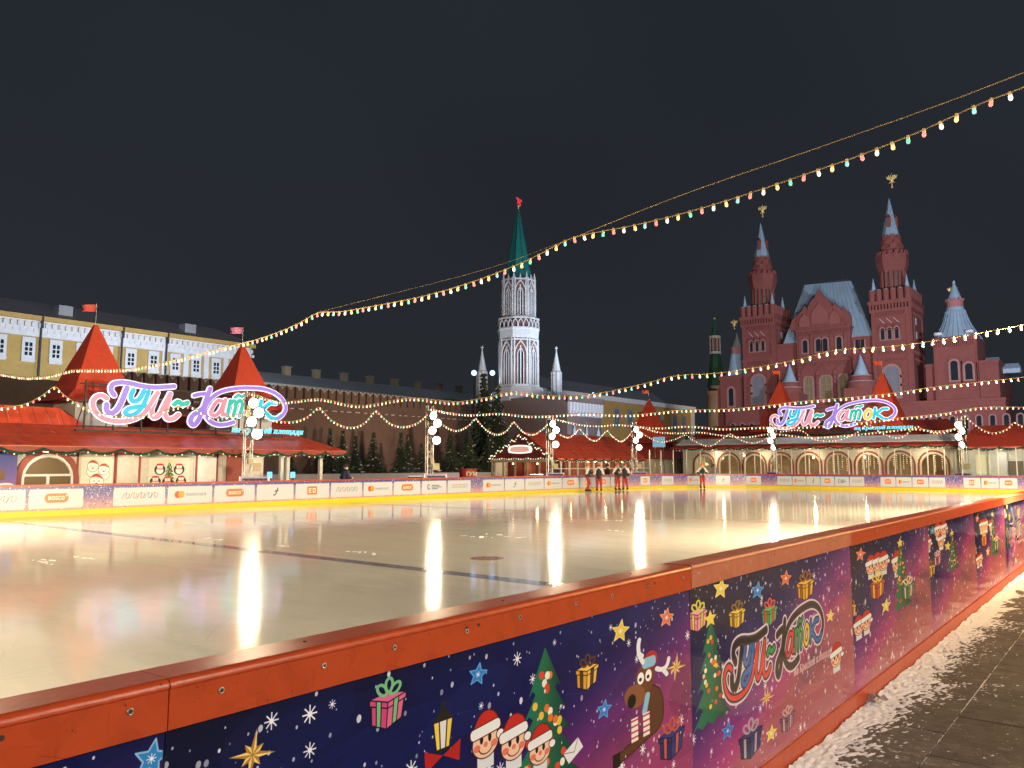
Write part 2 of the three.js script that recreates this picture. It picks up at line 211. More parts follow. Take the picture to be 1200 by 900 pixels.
function text(str, size, depth, slant = 0, f = font) { const g = new TextGeometry(str, { font: f, size, depth, curveSegments: 4, bevelEnabled: false }); if (slant) g.applyMatrix4(new THREE.Matrix4().set(1, slant, 0, 0, 0, 1, 0, 0, 0, 0, 1, 0, 0, 0, 0, 1)); g.computeBoundingBox(); return fin(g); }
function neonSign(label, pos, ry) {
  const s = thing('neon_sign', label, 'sign', pos, ry, 'glowing script signs on pavilion roofs');
  const edge = glow(0.78, 0.82, 1, 1.15);
  for (const [name, col, , strokes] of LETTERS) {
    const l = mesh(name, strokes.map(([p, w], i) => ribbon(p, w * 1.2, 0.06 + i * 0.004, 0.05)), glow(...col, 0.78, 0.25), s);
    mesh('outline', strokes.map(([p, w], i) => ribbon(p, w * 1.2 + 0.075, 0.03 + i * 0.002, 0.06)), edge, l);
  }
  const sub = [text('на Красной площади', 0.245, 0.03, 0.25)]; sub[0].translate(1.92, -0.17, 0.04);
  mesh('lettering', sub, glow(0.1, 0.62, 0.85, 1.6), s);
  const fr = [];
  for (let x = -4.2; x <= 4.6; x += 1.1) { fr.push(bx(0.05, 2.1, 0.05, x, 0.62, -0.12)); fr.push(bar(new V3(x, 0.9, -0.14), new V3(x, -0.25, -0.9), 0.02)); }
  for (const y of [-0.12, 0.8, 1.5]) fr.push(bx(9, 0.05, 0.05, 0.1, y, -0.16));
  fr.push(bx(9.2, 0.14, 0.3, 0.1, -0.33, -0.2));
  mesh('support_frame', fr, MAT.dark, s);
  return s;
}

// ---------- near barrier: rails, printed boards, foot boards ----------
const NX = -2.29, P0 = 1.25, PL = 3.4, PTOP = 1.525, PBOT = 0.165;
function flake(c, x, y, r, col = '#f2f6ff') { c.strokeStyle = col; c.lineWidth = Math.max(1.2, r * 0.17); for (let k = 0; k < 4; k++) { const a = (k * PI) / 4; c.beginPath(); c.moveTo(x - r * Math.cos(a), y - r * Math.sin(a)); c.lineTo(x + r * Math.cos(a), y + r * Math.sin(a)); c.stroke(); } c.fillStyle = col; c.beginPath(); c.arc(x, y, r * 0.33, 0, 7); c.fill(); }
function starP(c, x, y, R1, R2, n, a0 = -PI / 2) { c.beginPath(); for (let k = 0; k < n * 2; k++) { const r = k % 2 ? R2 : R1, a = a0 + (k * PI) / n; c.lineTo(x + r * Math.cos(a), y + r * Math.sin(a)); } c.closePath(); }
const art = {
  star(c, x, y, s, col, edge) { starP(c, x, y, s / 2, s * 0.23, 5, -PI / 2 + 0.2); c.fillStyle = col; c.fill(); c.strokeStyle = edge; c.lineWidth = s * 0.05; c.lineJoin = 'round'; c.stroke(); flake(c, x, y, s * 0.14); },
  gold(c, x, y, s) { for (let k = 0; k < 8; k++) { const a = -PI / 2 + 0.15 + (k * PI) / 4, l = s * (k % 2 ? 0.32 : 0.56); for (const [d, col] of [[0.3, '#f6dc8a'], [-0.3, '#b8822a']]) { c.fillStyle = col; c.beginPath(); c.moveTo(x, y); c.lineTo(x + l * Math.cos(a), y + l * Math.sin(a)); c.lineTo(x + s * 0.17 * Math.cos(a + d * 1.3), y + s * 0.17 * Math.sin(a + d * 1.3)); c.closePath(); c.fill(); } } },
  gift(c, x, y, s, a, b, rib) { c.save(); c.translate(x, y); c.rotate(0.06); const k = s / 2; c.lineWidth = s * 0.025; c.strokeStyle = '#1a1020'; const P = (pts, f) => { c.fillStyle = f; c.beginPath(); pts.forEach(([u, v]) => c.lineTo(u * k, v * k)); c.closePath(); c.fill(); c.stroke(); }; P([[-0.85, -0.25], [0, 0.0], [0, 1], [-0.75, 0.7]], a); P([[0, 0], [0.85, -0.3], [0.75, 0.65], [0, 1]], b); P([[-0.95, -0.4], [0, -0.15], [0, 0.12], [-0.92, -0.14]], a); P([[0, -0.15], [0.95, -0.45], [0.92, -0.2], [0, 0.12]], b); P([[-0.95, -0.4], [-0.05, -0.62], [0.95, -0.45], [0, -0.15]], b); P([[-0.6, -0.3], [-0.35, -0.24], [-0.3, 0.88], [-0.52, 0.8]], rib); P([[0.3, -0.25], [0.55, -0.33], [0.5, 0.75], [0.28, 0.86]], rib); c.strokeStyle = rib; c.lineWidth = s * 0.07; for (const d of [-1, 0, 1]) { c.beginPath(); c.ellipse(d * k * 0.34, -k * 0.72 - (d ? 0 : k * 0.18), k * 0.18, k * 0.3, d * 0.8, 0, 7); c.stroke(); } c.restore(); },
  tree(c, x, y, w, h, star) { const L = 5; for (let k = L - 1; k >= 0; k--) { const y0 = y - h / 2 + (h * k) / (L + 0.6), y1 = y0 + (h * 1.9) / (L + 0.6), r = (w / 2) * (0.32 + (0.68 * (k + 1)) / L); const g = c.createLinearGradient(x - r, 0, x + r, 0); g.addColorStop(0, '#1c7a5c'); g.addColorStop(0.5, '#1d6a4c'); g.addColorStop(1, '#0d3a32'); c.fillStyle = g; c.beginPath(); c.moveTo(x, y0); c.lineTo(x + r, y1); for (let q = 1; q <= 8; q++) c.lineTo(x + r - (2 * r * q) / 8, y1 + (q % 2 ? -h * 0.035 : h * 0.012)); c.closePath(); c.fill(); } for (let q = 0; q < 26; q++) { const v = rr(0.12, 0.95), u = rr(-0.8, 0.8) * v * w * 0.45; c.fillStyle = ['#d8452f', '#e8c44a', '#f3efe0', '#e07830'][q % 4]; c.beginPath(); c.ellipse(x + u, y - h / 2 + v * h, w * 0.035, w * 0.045, 0, 0, 7); c.fill(); } if (star) { starP(c, x, y - h / 2, w * 0.17, w * 0.08, 5); c.fillStyle = '#f0d858'; c.fill(); } },
  kid(c, x, y, s) { c.fillStyle = '#dfe5ee'; c.fillRect(x - s * 0.22, y + s * 0.3, s * 0.44, s * 0.35); c.fillStyle = '#f2cdb2'; c.strokeStyle = '#3a2020'; c.lineWidth = s * 0.025; c.beginPath(); c.ellipse(x, y + s * 0.08, s * 0.35, s * 0.34, 0, 0, 7); c.fill(); c.stroke(); for (const d of [-1, 1]) { c.fillStyle = 'rgba(224,96,80,0.75)'; c.beginPath(); c.ellipse(x + d * s * 0.23, y + s * 0.16, s * 0.09, s * 0.08, 0, 0, 7); c.fill(); c.fillStyle = '#151012'; c.beginPath(); c.ellipse(x + d * s * 0.11, y, s * 0.045, s * 0.1, 0, 0, 7); c.fill(); } c.fillStyle = '#e08070'; c.beginPath(); c.arc(x, y + s * 0.13, s * 0.06, 0, 7); c.fill(); c.strokeStyle = '#5a1a18'; c.beginPath(); c.arc(x, y + s * 0.14, s * 0.19, 0.35, PI - 0.35); c.stroke(); c.fillStyle = '#c22c22'; c.beginPath(); c.moveTo(x - s * 0.33, y - s * 0.2); c.quadraticCurveTo(x - s * 0.2, y - s * 0.66, x + s * 0.1, y - s * 0.6); c.quadraticCurveTo(x + s * 0.36, y - s * 0.5, x + s * 0.36, y - s * 0.2); c.closePath(); c.fill(); c.stroke(); c.fillStyle = '#eef3f8'; c.save(); c.translate(x, y - s * 0.2); c.rotate(-0.12); c.beginPath(); c.roundRect(-s * 0.41, -s * 0.12, s * 0.82, s * 0.26, s * 0.1); c.fill(); c.stroke(); c.restore(); c.beginPath(); c.arc(x + s * 0.4, y + s * 0.02, s * 0.11, 0, 7); c.fill(); c.stroke(); },
  lantern(c, x, y, h) { const k = h / 2; c.fillStyle = '#24221f'; c.beginPath(); c.arc(x, y - k * 0.92, k * 0.1, 0, 7); c.fill(); c.beginPath(); c.moveTo(x - k * 0.42, y - k * 0.35); c.lineTo(x, y - k * 0.9); c.lineTo(x + k * 0.42, y - k * 0.35); c.closePath(); c.fill(); c.fillStyle = '#f2d65a'; c.beginPath(); c.moveTo(x - k * 0.4, y - k * 0.33); c.lineTo(x + k * 0.4, y - k * 0.33); c.lineTo(x + k * 0.27, y + k * 0.6); c.lineTo(x - k * 0.27, y + k * 0.6); c.closePath(); c.fill(); c.fillStyle = '#e6e8ee'; c.beginPath(); c.moveTo(x - k * 0.16, y - k * 0.33); c.lineTo(x + k * 0.16, y - k * 0.33); c.lineTo(x + k * 0.11, y + k * 0.6); c.lineTo(x - k * 0.11, y + k * 0.6); c.closePath(); c.fill(); c.strokeStyle = '#1a1a18'; c.lineWidth = k * 0.05; for (const d of [-0.4, -0.16, 0.16, 0.4]) { c.beginPath(); c.moveTo(x + d * k, y - k * 0.33); c.lineTo(x + d * k * 0.68, y + k * 0.6); c.stroke(); } c.fillStyle = '#1e1c1b'; c.fillRect(x - k * 0.3, y + k * 0.6, k * 0.6, k * 0.12); c.fillStyle = '#b3231f'; for (const d of [-1, 1]) { c.beginPath(); c.moveTo(x, y + k * 0.85); c.lineTo(x + d * k * 0.75, y + k * 0.5); c.lineTo(x + d * k * 0.7, y + k * 1.25); c.closePath(); c.fill(); } },
  deer(c, x, y, h) { const k = h / 2; c.save(); c.translate(x, y); c.fillStyle = '#5f3a26'; c.strokeStyle = '#3a2015'; c.lineWidth = k * 0.025; c.beginPath(); c.moveTo(-k * 0.02, -k * 0.15); c.quadraticCurveTo(k * 0.5, -k * 0.2, k * 0.5, k * 0.4); c.quadraticCurveTo(k * 0.5, k * 0.75, k * 0.2, k * 0.78); c.lineTo(-k * 0.55, k * 0.98); c.lineTo(-k * 0.6, k * 0.82); c.lineTo(k * 0.05, k * 0.62); c.closePath(); c.fill(); c.stroke(); c.fillStyle = '#1b1513'; c.fillRect(-k * 0.72, k * 0.78, k * 0.16, k * 0.24); c.fillStyle = '#6d4229'; c.beginPath(); c.ellipse(k * 0.05, -k * 0.32, k * 0.24, k * 0.3, 0.2, 0, 7); c.fill(); c.beginPath(); c.ellipse(-k * 0.2, -k * 0.06, k * 0.26, k * 0.2, 0.5, 0, 7); c.fillStyle = '#8a5a3b'; c.fill(); c.fillStyle = '#14100f'; c.beginPath(); c.ellipse(-k * 0.28, 0, k * 0.1, k * 0.12, 0, 0, 7); c.fill(); for (const d of [-0.06, 0.13]) { c.fillStyle = '#fff'; c.beginPath(); c.ellipse(d * k, -k * 0.34, k * 0.08, k * 0.11, 0, 0, 7); c.fill(); c.fillStyle = '#111'; c.beginPath(); c.arc(d * k - k * 0.01, -k * 0.32, k * 0.035, 0, 7); c.fill(); } c.fillStyle = '#b5281f'; c.beginPath(); c.arc(k * 0.2, -k * 0.62, k * 0.16, 0, 7); c.fill(); c.fillStyle = '#8fc4e4'; c.beginPath(); c.roundRect(-k * 0.02, -k * 0.68, k * 0.34, k * 0.2, k * 0.08); c.fill(); c.strokeStyle = '#eef2f6'; c.lineCap = 'round'; c.lineWidth = k * 0.09; c.beginPath(); c.moveTo(0, -k * 0.62); c.quadraticCurveTo(-k * 0.16, -k * 0.85, -k * 0.08, -k * 1.05); c.moveTo(-k * 0.1, -k * 0.8); c.lineTo(-k * 0.02, -k * 0.74); c.moveTo(k * 0.34, -k * 0.4); c.quadraticCurveTo(k * 0.6, -k * 0.25, k * 0.66, -k * 0.5); c.moveTo(k * 0.5, -k * 0.34); c.lineTo(k * 0.6, -k * 0.22); c.stroke(); c.strokeStyle = '#8fc4e4'; c.lineWidth = k * 0.12; c.beginPath(); c.moveTo(k * 0.1, k * 0.02); c.lineTo(k * 0.02, k * 0.3); c.stroke(); for (const d of [-0.3, -0.02]) { c.fillStyle = '#f4f0ee'; c.fillRect(d * k, k * 0.32, k * 0.16, k * 0.42); c.fillStyle = '#c03530'; for (let q = 0; q < 4; q++) c.fillRect(d * k, k * (0.35 + q * 0.1), k * 0.16, k * 0.03); } c.restore(); },
  envelope(c, x, y, s) { c.save(); c.translate(x, y); c.rotate(-0.5); c.fillStyle = '#e9edf2'; c.strokeStyle = '#555'; c.lineWidth = s * 0.03; c.fillRect(-s / 2, -s / 3, s, s * 0.66); c.beginPath(); c.moveTo(-s / 2, -s / 3); c.lineTo(0, s * 0.1); c.lineTo(s / 2, -s / 3); c.stroke(); c.restore(); },
  logo(c, x, y, w, S) { const k = w / 9.1; c.save(); c.lineCap = c.lineJoin = 'round'; for (const pass of [0, 1, 2]) for (const [, , col, strokes] of LETTERS) for (const [p, lw] of strokes) { const q = new THREE.CatmullRomCurve3(p.map(([a, b]) => new V3(a, b, 0)), false, 'centripetal').getPoints(40); c.strokeStyle = pass === 0 ? '#d9cfd8' : pass === 1 ? '#3a2c48' : col; c.lineWidth = (lw * 0.95 + [0.26, 0.13, 0][pass]) * k * S; c.beginPath(); q.forEach((v) => c.lineTo(x + v.x * k * S, y - (v.y - 0.62) * k * S)); c.stroke(); } c.fillStyle = '#e6c6cc'; c.font = `italic bold ${0.36 * k * S}px serif`; c.fillText('на Красной площади', x + 1.5 * k * S, y + 0.85 * k * S); c.restore(); },
};
function boardArt(idx, items) { // one printed board, 3.4 m long
  const t0 = P0 + PL * (idx - 1), W = 2048, S = W / PL, H = Math.round((PTOP - PBOT) * S);
  return canvasTex(W, H, (c) => {
    const g = c.createLinearGradient(0, 0, W * 0.12, H);
    const late = idx >= 2;
    g.addColorStop(0, '#02072a'); g.addColorStop(0.34, '#040f4a'); g.addColorStop(0.52, late ? '#1f125c' : '#061050'); g.addColorStop(0.68, late ? '#6a2a78' : idx === 1 ? '#1e1258' : '#060e48'); g.addColorStop(0.88, late ? '#aa3c80' : '#742878'); g.addColorStop(1, late ? '#a8586a' : '#9a3c72');
    c.fillStyle = g; c.fillRect(0, 0, W, H);
    for (let k = 0; k < 70; k++) { c.fillStyle = `rgba(${rnd() < 0.5 ? '40,60,140' : '4,6,40'},${rr(0.04, 0.14)})`; c.beginPath(); c.ellipse(rnd() * W, rnd() * H * 0.7, rr(60, 260), rr(20, 90), rr(-0.4, 0.4), 0, 7); c.fill(); }
    if (late) for (let k = 0; k < 60; k++) { c.fillStyle = `rgba(230,170,150,${rr(0.03, 0.12)})`; c.beginPath(); c.ellipse(rnd() * W, H * rr(0.72, 1), rr(40, 200), rr(4, 16), rr(-0.1, 0.1), 0, 7); c.fill(); }  // faint tan streaks near the foot paint the mirrored snow
    const at = (px, py) => { const p = onX(px, py, NX); return [(-p.z - t0) * S, (PTOP - p.y) * S, (p.clone().sub(camera.position).dot(fwd) / F) * S]; };
    for (let k = 0; k < 520; k++) { c.fillStyle = `rgba(236,242,255,${rr(0.5, 0.95)})`; c.beginPath(); const r = rr(1.6, 6.5) * (rnd() < 0.25 ? 1.5 : 0.8); c.ellipse(rnd() * W, rnd() * H, r * 0.75, r, 0.2, 0, 7); c.fill(); }
    for (let k = 0; k < 64; k++) flake(c, rnd() * W, rnd() * H, rr(9, 22));
    for (const [kind, px, py, s, ...o] of items) { const [x, y, m] = at(px, py); if (kind === 'logo') { art.logo(c, x, y, s, S); continue; } const l = (px - 600) / F, k = 1 + 0.55 * (1 / (0.625 - 0.78 * l) - 1); c.save(); c.translate(x, y); c.scale(k, 1); if (kind === 'tree') art.tree(c, 0, 0, o[0] * m, s * m, o[1]); else art[kind](c, 0, 0, s * m, ...o); c.restore(); }
    for (let k = 0; k < 60; k++) { c.fillStyle = 'rgba(240,246,255,0.8)'; c.beginPath(); const r = rr(2, 6); c.ellipse(rnd() * W, rnd() * H, r * 0.75, r, 0.2, 0, 7); c.fill(); }
    for (let k = 0; k < 26; k++) { c.strokeStyle = `rgba(200,200,215,${rr(0.06, 0.16)})`; c.lineWidth = rr(0.6, 2); const x = rnd() * W, y = rnd() * H; c.beginPath(); c.moveTo(x, y); c.lineTo(x + rr(-160, 160), y + rr(-30, 30)); c.stroke(); }
  });
}
const fwd = new V3(0, 0, -1).applyEuler(camera.rotation);
{
  const barrier = thing('rink_barrier', 'long near barrier with orange red rail and starry Christmas print, running off right', 'barrier', [0, 0, 0], 0, 'boards round the rink');
  const texs = [
    boardArt(0, [['star', 182, 890, 44, '#2f86cf', '#8cc4ee'], ['gift', 60, 960, 60, '#d84a86', '#e06a98', '#6fc79a']]),
    boardArt(1, [['gold', 298, 886, 54], ['gift', 457, 828, 52, '#c94a80', '#da6a98', '#7ac08a'], ['lantern', 522, 857, 66], ['star', 563, 791, 26, '#2a7fd0', '#5fb0ef'], ['tree', 642, 836, 150, 104, 0], ['kid', 572, 866, 52], ['kid', 605, 869, 50], ['kid', 636, 877, 44], ['gift', 691, 790, 36, '#d8a33a', '#eec35a', '#5a3a2a'], ['envelope', 675, 880, 24], ['star', 711, 832, 22, '#2a7fd0', '#5fb0ef'], ['star', 730, 740, 26, '#e8c84a', '#f3e08a'], ['deer', 757, 816, 124], ['star', 784, 724, 22, '#e0704a', '#f0a080'], ['gold', 795, 782, 30], ['gift', 790, 868, 42, '#232a6a', '#323a86', '#c05a4a'], ['gift', 500, 960, 50, '#3a9a6a', '#5ab886', '#d8504a']]),
    boardArt(2, [['star', 847, 690, 24, '#e8d24a', '#f6ea9a'], ['gift', 820, 724, 32, '#e07a9a', '#f0a0b0', '#d8d050'], ['tree', 836, 783, 112, 62, 1], ['gift', 866, 722, 28, '#d8b03a', '#f0d060', '#8a6a20'], ['gift', 904, 719, 28, '#2f9a57', '#58b878', '#d8503a'], ['star', 923, 678, 18, '#d8603a', '#f09a70'], ['gift', 946, 688, 30, '#d89a2a', '#f0bc4a', '#8a5a1a'], ['star', 890, 692, 20, '#2a7fd0', '#5fb0ef'], ['logo', 912, 772, 2.15], ['gold', 901, 818, 24], ['gift', 882, 868, 40, '#232a5a', '#3a3a76', '#b0a0b0'], ['gift', 925, 844, 26, '#7a4a7a', '#9a6a8a', '#d0b0a0'], ['star', 855, 857, 20, '#2a6fc8', '#5fa0ef'], ['star', 906, 860, 18, '#e8d24a', '#f6ea9a'], ['kid', 982, 770, 26], ['star', 975, 722, 14, '#e8d24a', '#f6ea9a']]),
    boardArt(3, [['gift', 998, 716, 22, '#d89a2a', '#f0bc4a', '#8a5a1a'], ['kid', 1008, 735, 22], ['kid', 1017, 729, 22], ['kid', 1022, 664, 22], ['kid', 1030, 661, 22], ['kid', 1037, 659, 22], ['kid', 1053, 660, 24], ['gift', 1030, 688, 28, '#b53a34', '#cf5a48', '#e8d24a'], ['tree', 1058, 672, 70, 34, 1], ['star', 1010, 650, 16, '#e0704a', '#f0a080'], ['gift', 1066, 690, 24, '#2f6f57', '#58987a', '#e8d0b0'], ['star', 1040, 710, 16, '#e8d24a', '#f6ea9a']]),
  ];
  texs.push(boardArt(4, [['kid', 1084, 640, 15], ['kid', 1089, 638, 15], ['kid', 1086, 655, 15], ['kid', 1100, 622, 16], ['kid', 1104, 634, 16], ['kid', 1107, 620, 16], ['gift', 1092, 668, 18, '#c9a24a', '#e6c468', '#8a5a2a'], ['star', 1112, 640, 11, '#e8d24a', '#f6ea9a'], ['tree', 1118, 645, 40, 22, 1], ['gift', 1100, 655, 16, '#8a3a6a', '#a85a88', '#e8d0e0'], ['star', 1094, 622, 10, '#2a7fd0', '#5fb0ef']]));
  const boards = texs.map((t) => { const m = std(1, 1, 1, 0.5, { map: t, specularIntensity: 0.2, clearcoat: 0.65, clearcoatRoughness: 0.04, bumpMap: reps(mottle, 1.1, 0.5), bumpScale: 0.0008 }); return m; });
  const railShape = (() => { const s = new THREE.Shape(); s.moveTo(-0.19, -0.02); s.lineTo(-0.185, 0); s.lineTo(-0.02, 0.004); s.quadraticCurveTo(0.004, 0.003, 0.006, -0.018); s.lineTo(0.006, -0.022); s.lineTo(0, -0.026); s.lineTo(0, -0.142); s.lineTo(-0.012, -0.146); s.lineTo(-0.012, -0.03); s.lineTo(-0.19, -0.034); s.closePath(); return s; })();
  const boltRing = fin(new THREE.TorusGeometry(0.0078, 0.0028, 6, 14).applyMatrix4(M4(0, 0, 0, PI / 2))), boltHead = fin(new THREE.CylinderGeometry(0.0062, 0.0062, 0.004, 6).rotateZ(PI / 2));
  const hole = fin(new THREE.CylinderGeometry(0.0075, 0.0075, 0.003, 10).rotateZ(PI / 2));
  for (let k = -4; k < 17; k++) {
    const t0 = P0 + PL * k, jog = k === 1 ? 0.004 : 0;
    const rail = mesh('top_rail', ext(railShape, PL - 0.004, M4(NX + jog * 0.5, RAILTOP + jog, -t0 - PL + 0.002)), k === 1 || k === 5 ? MAT.redpaint2 : MAT.redpaint, barrier, k === 1 ? 'slightly paler rail section' : undefined);
    if (k > -3 && k < 4) for (let q = 0; q < 9; q++) {
      const t = t0 + 0.14 + q * 0.39 + rr(-0.04, 0.04);
      if (q % 4 === 3) { mesh('screw_hole', hole, MAT.dark, barrier).position.set(NX + 0.001, RAILTOP - 0.052, -t); mesh('screw_hole', hole, MAT.dark, barrier).position.set(NX + 0.001, RAILTOP - 0.05, -t - 0.075); }
      const b = mesh('bolt', boltRing, MAT.steel, barrier); b.position.set(NX + 0.0015, RAILTOP - 0.062 + rr(-0.004, 0.004), -t); mesh('bolt_head', boltHead, MAT.dark, b);
      if (q % 3 === 1) mesh('screw_hole', fin(new THREE.CylinderGeometry(0.007, 0.007, 0.002, 10)), MAT.dark, barrier).position.set(NX - 0.09 + rr(-0.03, 0.03), RAILTOP + 0.003, -t);
    }
    const pm = boards[k < 0 ? 0 : k === 0 ? 1 : k === 1 ? 2 : [3, 4, 3, 2, 4, 1][(k - 2) % 6]];
    const g = fin(new THREE.BoxGeometry(PL - 0.008, PTOP - PBOT, 0.02), true);
    const p = mesh('printed_board', g, pm, barrier); p.position.set(NX - 0.024, (PTOP + PBOT) / 2, -t0 - PL / 2); p.rotation.y = PI / 2;
    mesh('joint_strip', bx(0.012, PTOP - PBOT, 0.01, NX - 0.03, (PTOP + PBOT) / 2, -t0), MAT.steel, barrier);
    mesh('foot_board', bx(0.03, 0.165, PL - 0.006, NX - 0.014, 0.0815, -t0 - PL / 2), MAT.redpaint, barrier);
    mesh('inner_board', bx(0.02, RAILTOP - ICE - 0.05, PL - 0.01, NX - 0.17, (RAILTOP + ICE) / 2 - 0.03, -t0 - PL / 2), MAT.white, barrier);
  }
}

// ---------- far boards with printed notices, glass screens ----------
{
  const starry = (c, w, h) => { const g = c.createLinearGradient(0, 0, 0, h); g.addColorStop(0, '#4a4a90'); g.addColorStop(0.4, '#6a62a6'); g.addColorStop(0.75, '#b48aa4'); g.addColorStop(1, '#c89c98'); c.fillStyle = g; c.fillRect(0, 0, w, h); for (let k = 0; k < 150; k++) { c.fillStyle = ['#ffffff', '#f4e6a0', '#38346a', '#f0c8b0'][k % 4]; c.beginPath(); c.arc(rnd() * w, rnd() * h, rr(1, 5), 0, 7); c.fill(); } };
  const card = (draw) => canvasTex(512, 208, (c, w, h) => { starry(c, w, h); c.fillStyle = '#c9d0dc'; c.beginPath(); c.roundRect(12, 30, w - 24, h - 50, 20); c.fill(); for (let k = 0; k < 22; k++) { c.fillStyle = '#c9d0dc'; c.beginPath(); c.arc(26 + k * 22, 31, 8, 0, 7); c.fill(); c.beginPath(); c.arc(26 + k * 22, h - 21, 7, 0, 7); c.fill(); } draw(c, w, h); });
  const T = {
    pill: card((c, w, h) => { c.fillStyle = '#e2703a'; c.beginPath(); c.roundRect(150, 62, 215, 80, 38); c.fill(); c.fillStyle = '#fff2e6'; c.font = 'bold 46px sans-serif'; c.textAlign = 'center'; c.fillText('BOSCO', 255, 119); c.beginPath(); c.arc(346, 84, 7, 0, 7); c.fill(); }),
    circles: card((c) => { c.fillStyle = '#e04a28'; c.beginPath(); c.arc(120, 104, 34, 0, 7); c.fill(); c.fillStyle = '#f0a035'; c.beginPath(); c.arc(160, 104, 34, 0, 7); c.fill(); c.fillStyle = '#4a4c58'; c.font = '44px sans-serif'; c.fillText('mastercard', 206, 119); }),
    script: card((c) => { c.lineWidth = 6; c.lineCap = 'round'; [['#8a7a86', 120], ['#9a8a6a', 190], ['#a85a5a', 260], ['#6a8a9a', 330], ['#8a7a9a', 390]].forEach(([s, x], i) => { c.strokeStyle = s; c.beginPath(); c.moveTo(x - 30, 128); c.quadraticCurveTo(x, 60, x + 16, 78); c.quadraticCurveTo(x - 8, 130, x + 24, 124); c.quadraticCurveTo(x + 50, 90, x + 34, 82); c.stroke(); }); }),
    hook: card((c) => { c.strokeStyle = '#34383f'; c.lineWidth = 12; c.lineCap = 'round'; c.beginPath(); c.moveTo(285, 66); c.quadraticCurveTo(262, 150, 232, 140); c.moveTo(250, 100); c.lineTo(290, 92); c.stroke(); }),
    square: card((c) => { c.fillStyle = '#e2703a'; c.beginPath(); c.roundRect(180, 58, 140, 92, 12); c.fill(); c.strokeStyle = '#fff0e0'; c.lineWidth = 11; c.beginPath(); for (const y of [82, 104, 126]) { c.moveTo(205, y); c.lineTo(238, y); } c.moveTo(205, 82); c.lineTo(205, 126); c.stroke(); c.strokeRect(262, 84, 32, 40); }),
    crest: card((c) => { c.strokeStyle = '#3a3f48'; c.lineWidth = 9; c.beginPath(); c.arc(150, 104, 30, 0.6, 5.4); c.moveTo(150, 78); c.lineTo(150, 130); c.stroke(); c.fillStyle = '#4c525c'; for (const [y, l] of [[80, 150], [102, 190], [124, 120]]) c.fillRect(205, y, l, 11); }),
    plain: canvasTex(256, 208, starry),
  };
  for (const k in T) T[k] = std(0.92, 0.92, 0.92, 0.35, { map: T[k], clearcoat: 0.4, clearcoatRoughness: 0.2 });
  const side = thing('rink_barrier', 'white and yellow rink boards with notices along the far left side of the ice', 'barrier', [0, 0, 0], 0, 'boards round the rink');
  const end = thing('rink_barrier', 'rink boards across the far right end below the tall glass screens', 'barrier', [0, 0, 0], 0, 'boards round the rink');
  const screen = thing('glass_screen', 'row of clear glass panes between pale posts above the far end boards', 'glass screen');
  function panel(parent, a, b, kind, pane) { // a, b = [east, north] seen left to right from the ice
    const dx = b[0] - a[0], dt = b[1] - a[1], l = Math.hypot(dx, dt), ry = Math.atan2(dt, dx), cx = (a[0] + b[0]) / 2, cz = -(a[1] + b[1]) / 2, at = (o, y, dz = 0) => { o.position.set(cx + Math.sin(ry) * dz, y, cz + Math.cos(ry) * dz); o.rotation.y = ry; return o; };
    at(mesh('notice_board', fin(new THREE.BoxGeometry(l - 0.006, 0.785, 0.04), true), T[kind], parent), 1.2225);
    at(mesh('kick_plate', bx(l - 0.004, 0.18, 0.05, 0, 0, 0), MAT.yellow, parent), 0.74, 0.01);
    at(mesh('top_rail', bx(l + 0.004, 0.055, 0.14, 0, 0, 0), MAT.redpaint, parent), 1.645, -0.03);
    if (pane) {
      at(mesh('pane', bx(l - 0.06, 1.62, 0.012), glass, screen), 2.5, -0.04);
      const q = mesh('post', bx(0.05, 1.68, 0.07), MAT.cream, screen); q.position.set(a[0], 2.51, -a[1]); q.rotation.y = ry;
    }
  }
  const run = [[-12, 'plain', 16.55], [4.6, 'circles'], [6.45, 'hook'], [8.3, 'script'], [10.25, 'pill', 1.75], [12.0, 'plain', 0.9], [12.9, 'script'], [14.85, 'circles'], [16.7, 'pill'], [18.55, 'hook'], [20.4, 'square'], [22.25, 'script'], [24.1, 'circles'], [25.95, 'pill'], [27.8, 'crest'], [29.65, 'script'], [31.5, 'plain', 0.9], [32.4, 'circles'], [34.25, 'hook'], [36.1, 'script'], [37.95, 'circles'], [39.8, 'pill'], [41.65, 'square'], [43.5, 'pill'], [45.35, 'crest'], [47.2, 'plain', 0.9]];
  run.forEach(([t, k, l], i) => { const t1 = run[i + 1] ? run[i + 1][0] : t + l; panel(side, [-28, t], [-28, t1], k); });
  const R0 = 8.2, C = [-28 + R0, 48.1], N = 12; // rounded corner
  const arcP = (i) => { const a = PI - (i / N) * (PI / 2); return [C[0] + R0 * Math.cos(a), C[1] + R0 * Math.sin(a)]; };
  for (let i = 0; i < N; i++) panel(end, arcP(i), arcP(i + 1), ['plain', 'pill', 'plain', 'script', 'plain', 'circles', 'plain', 'hook', 'plain', 'pill', 'plain', 'script'][i], i > 1);
  const kinds = ['circles', 'hook', 'pill', 'crest', 'script', 'plain', 'pill', 'circles', 'pill', 'script', 'plain', 'square', 'circles', 'pill', 'plain', 'script', 'pill', 'circles'];
  for (let i = 0; i < 18; i++) panel(end, [C[0] + i * 0.965, 56.3], [C[0] + (i + 1) * 0.965, 56.3], kinds[i], true);
}

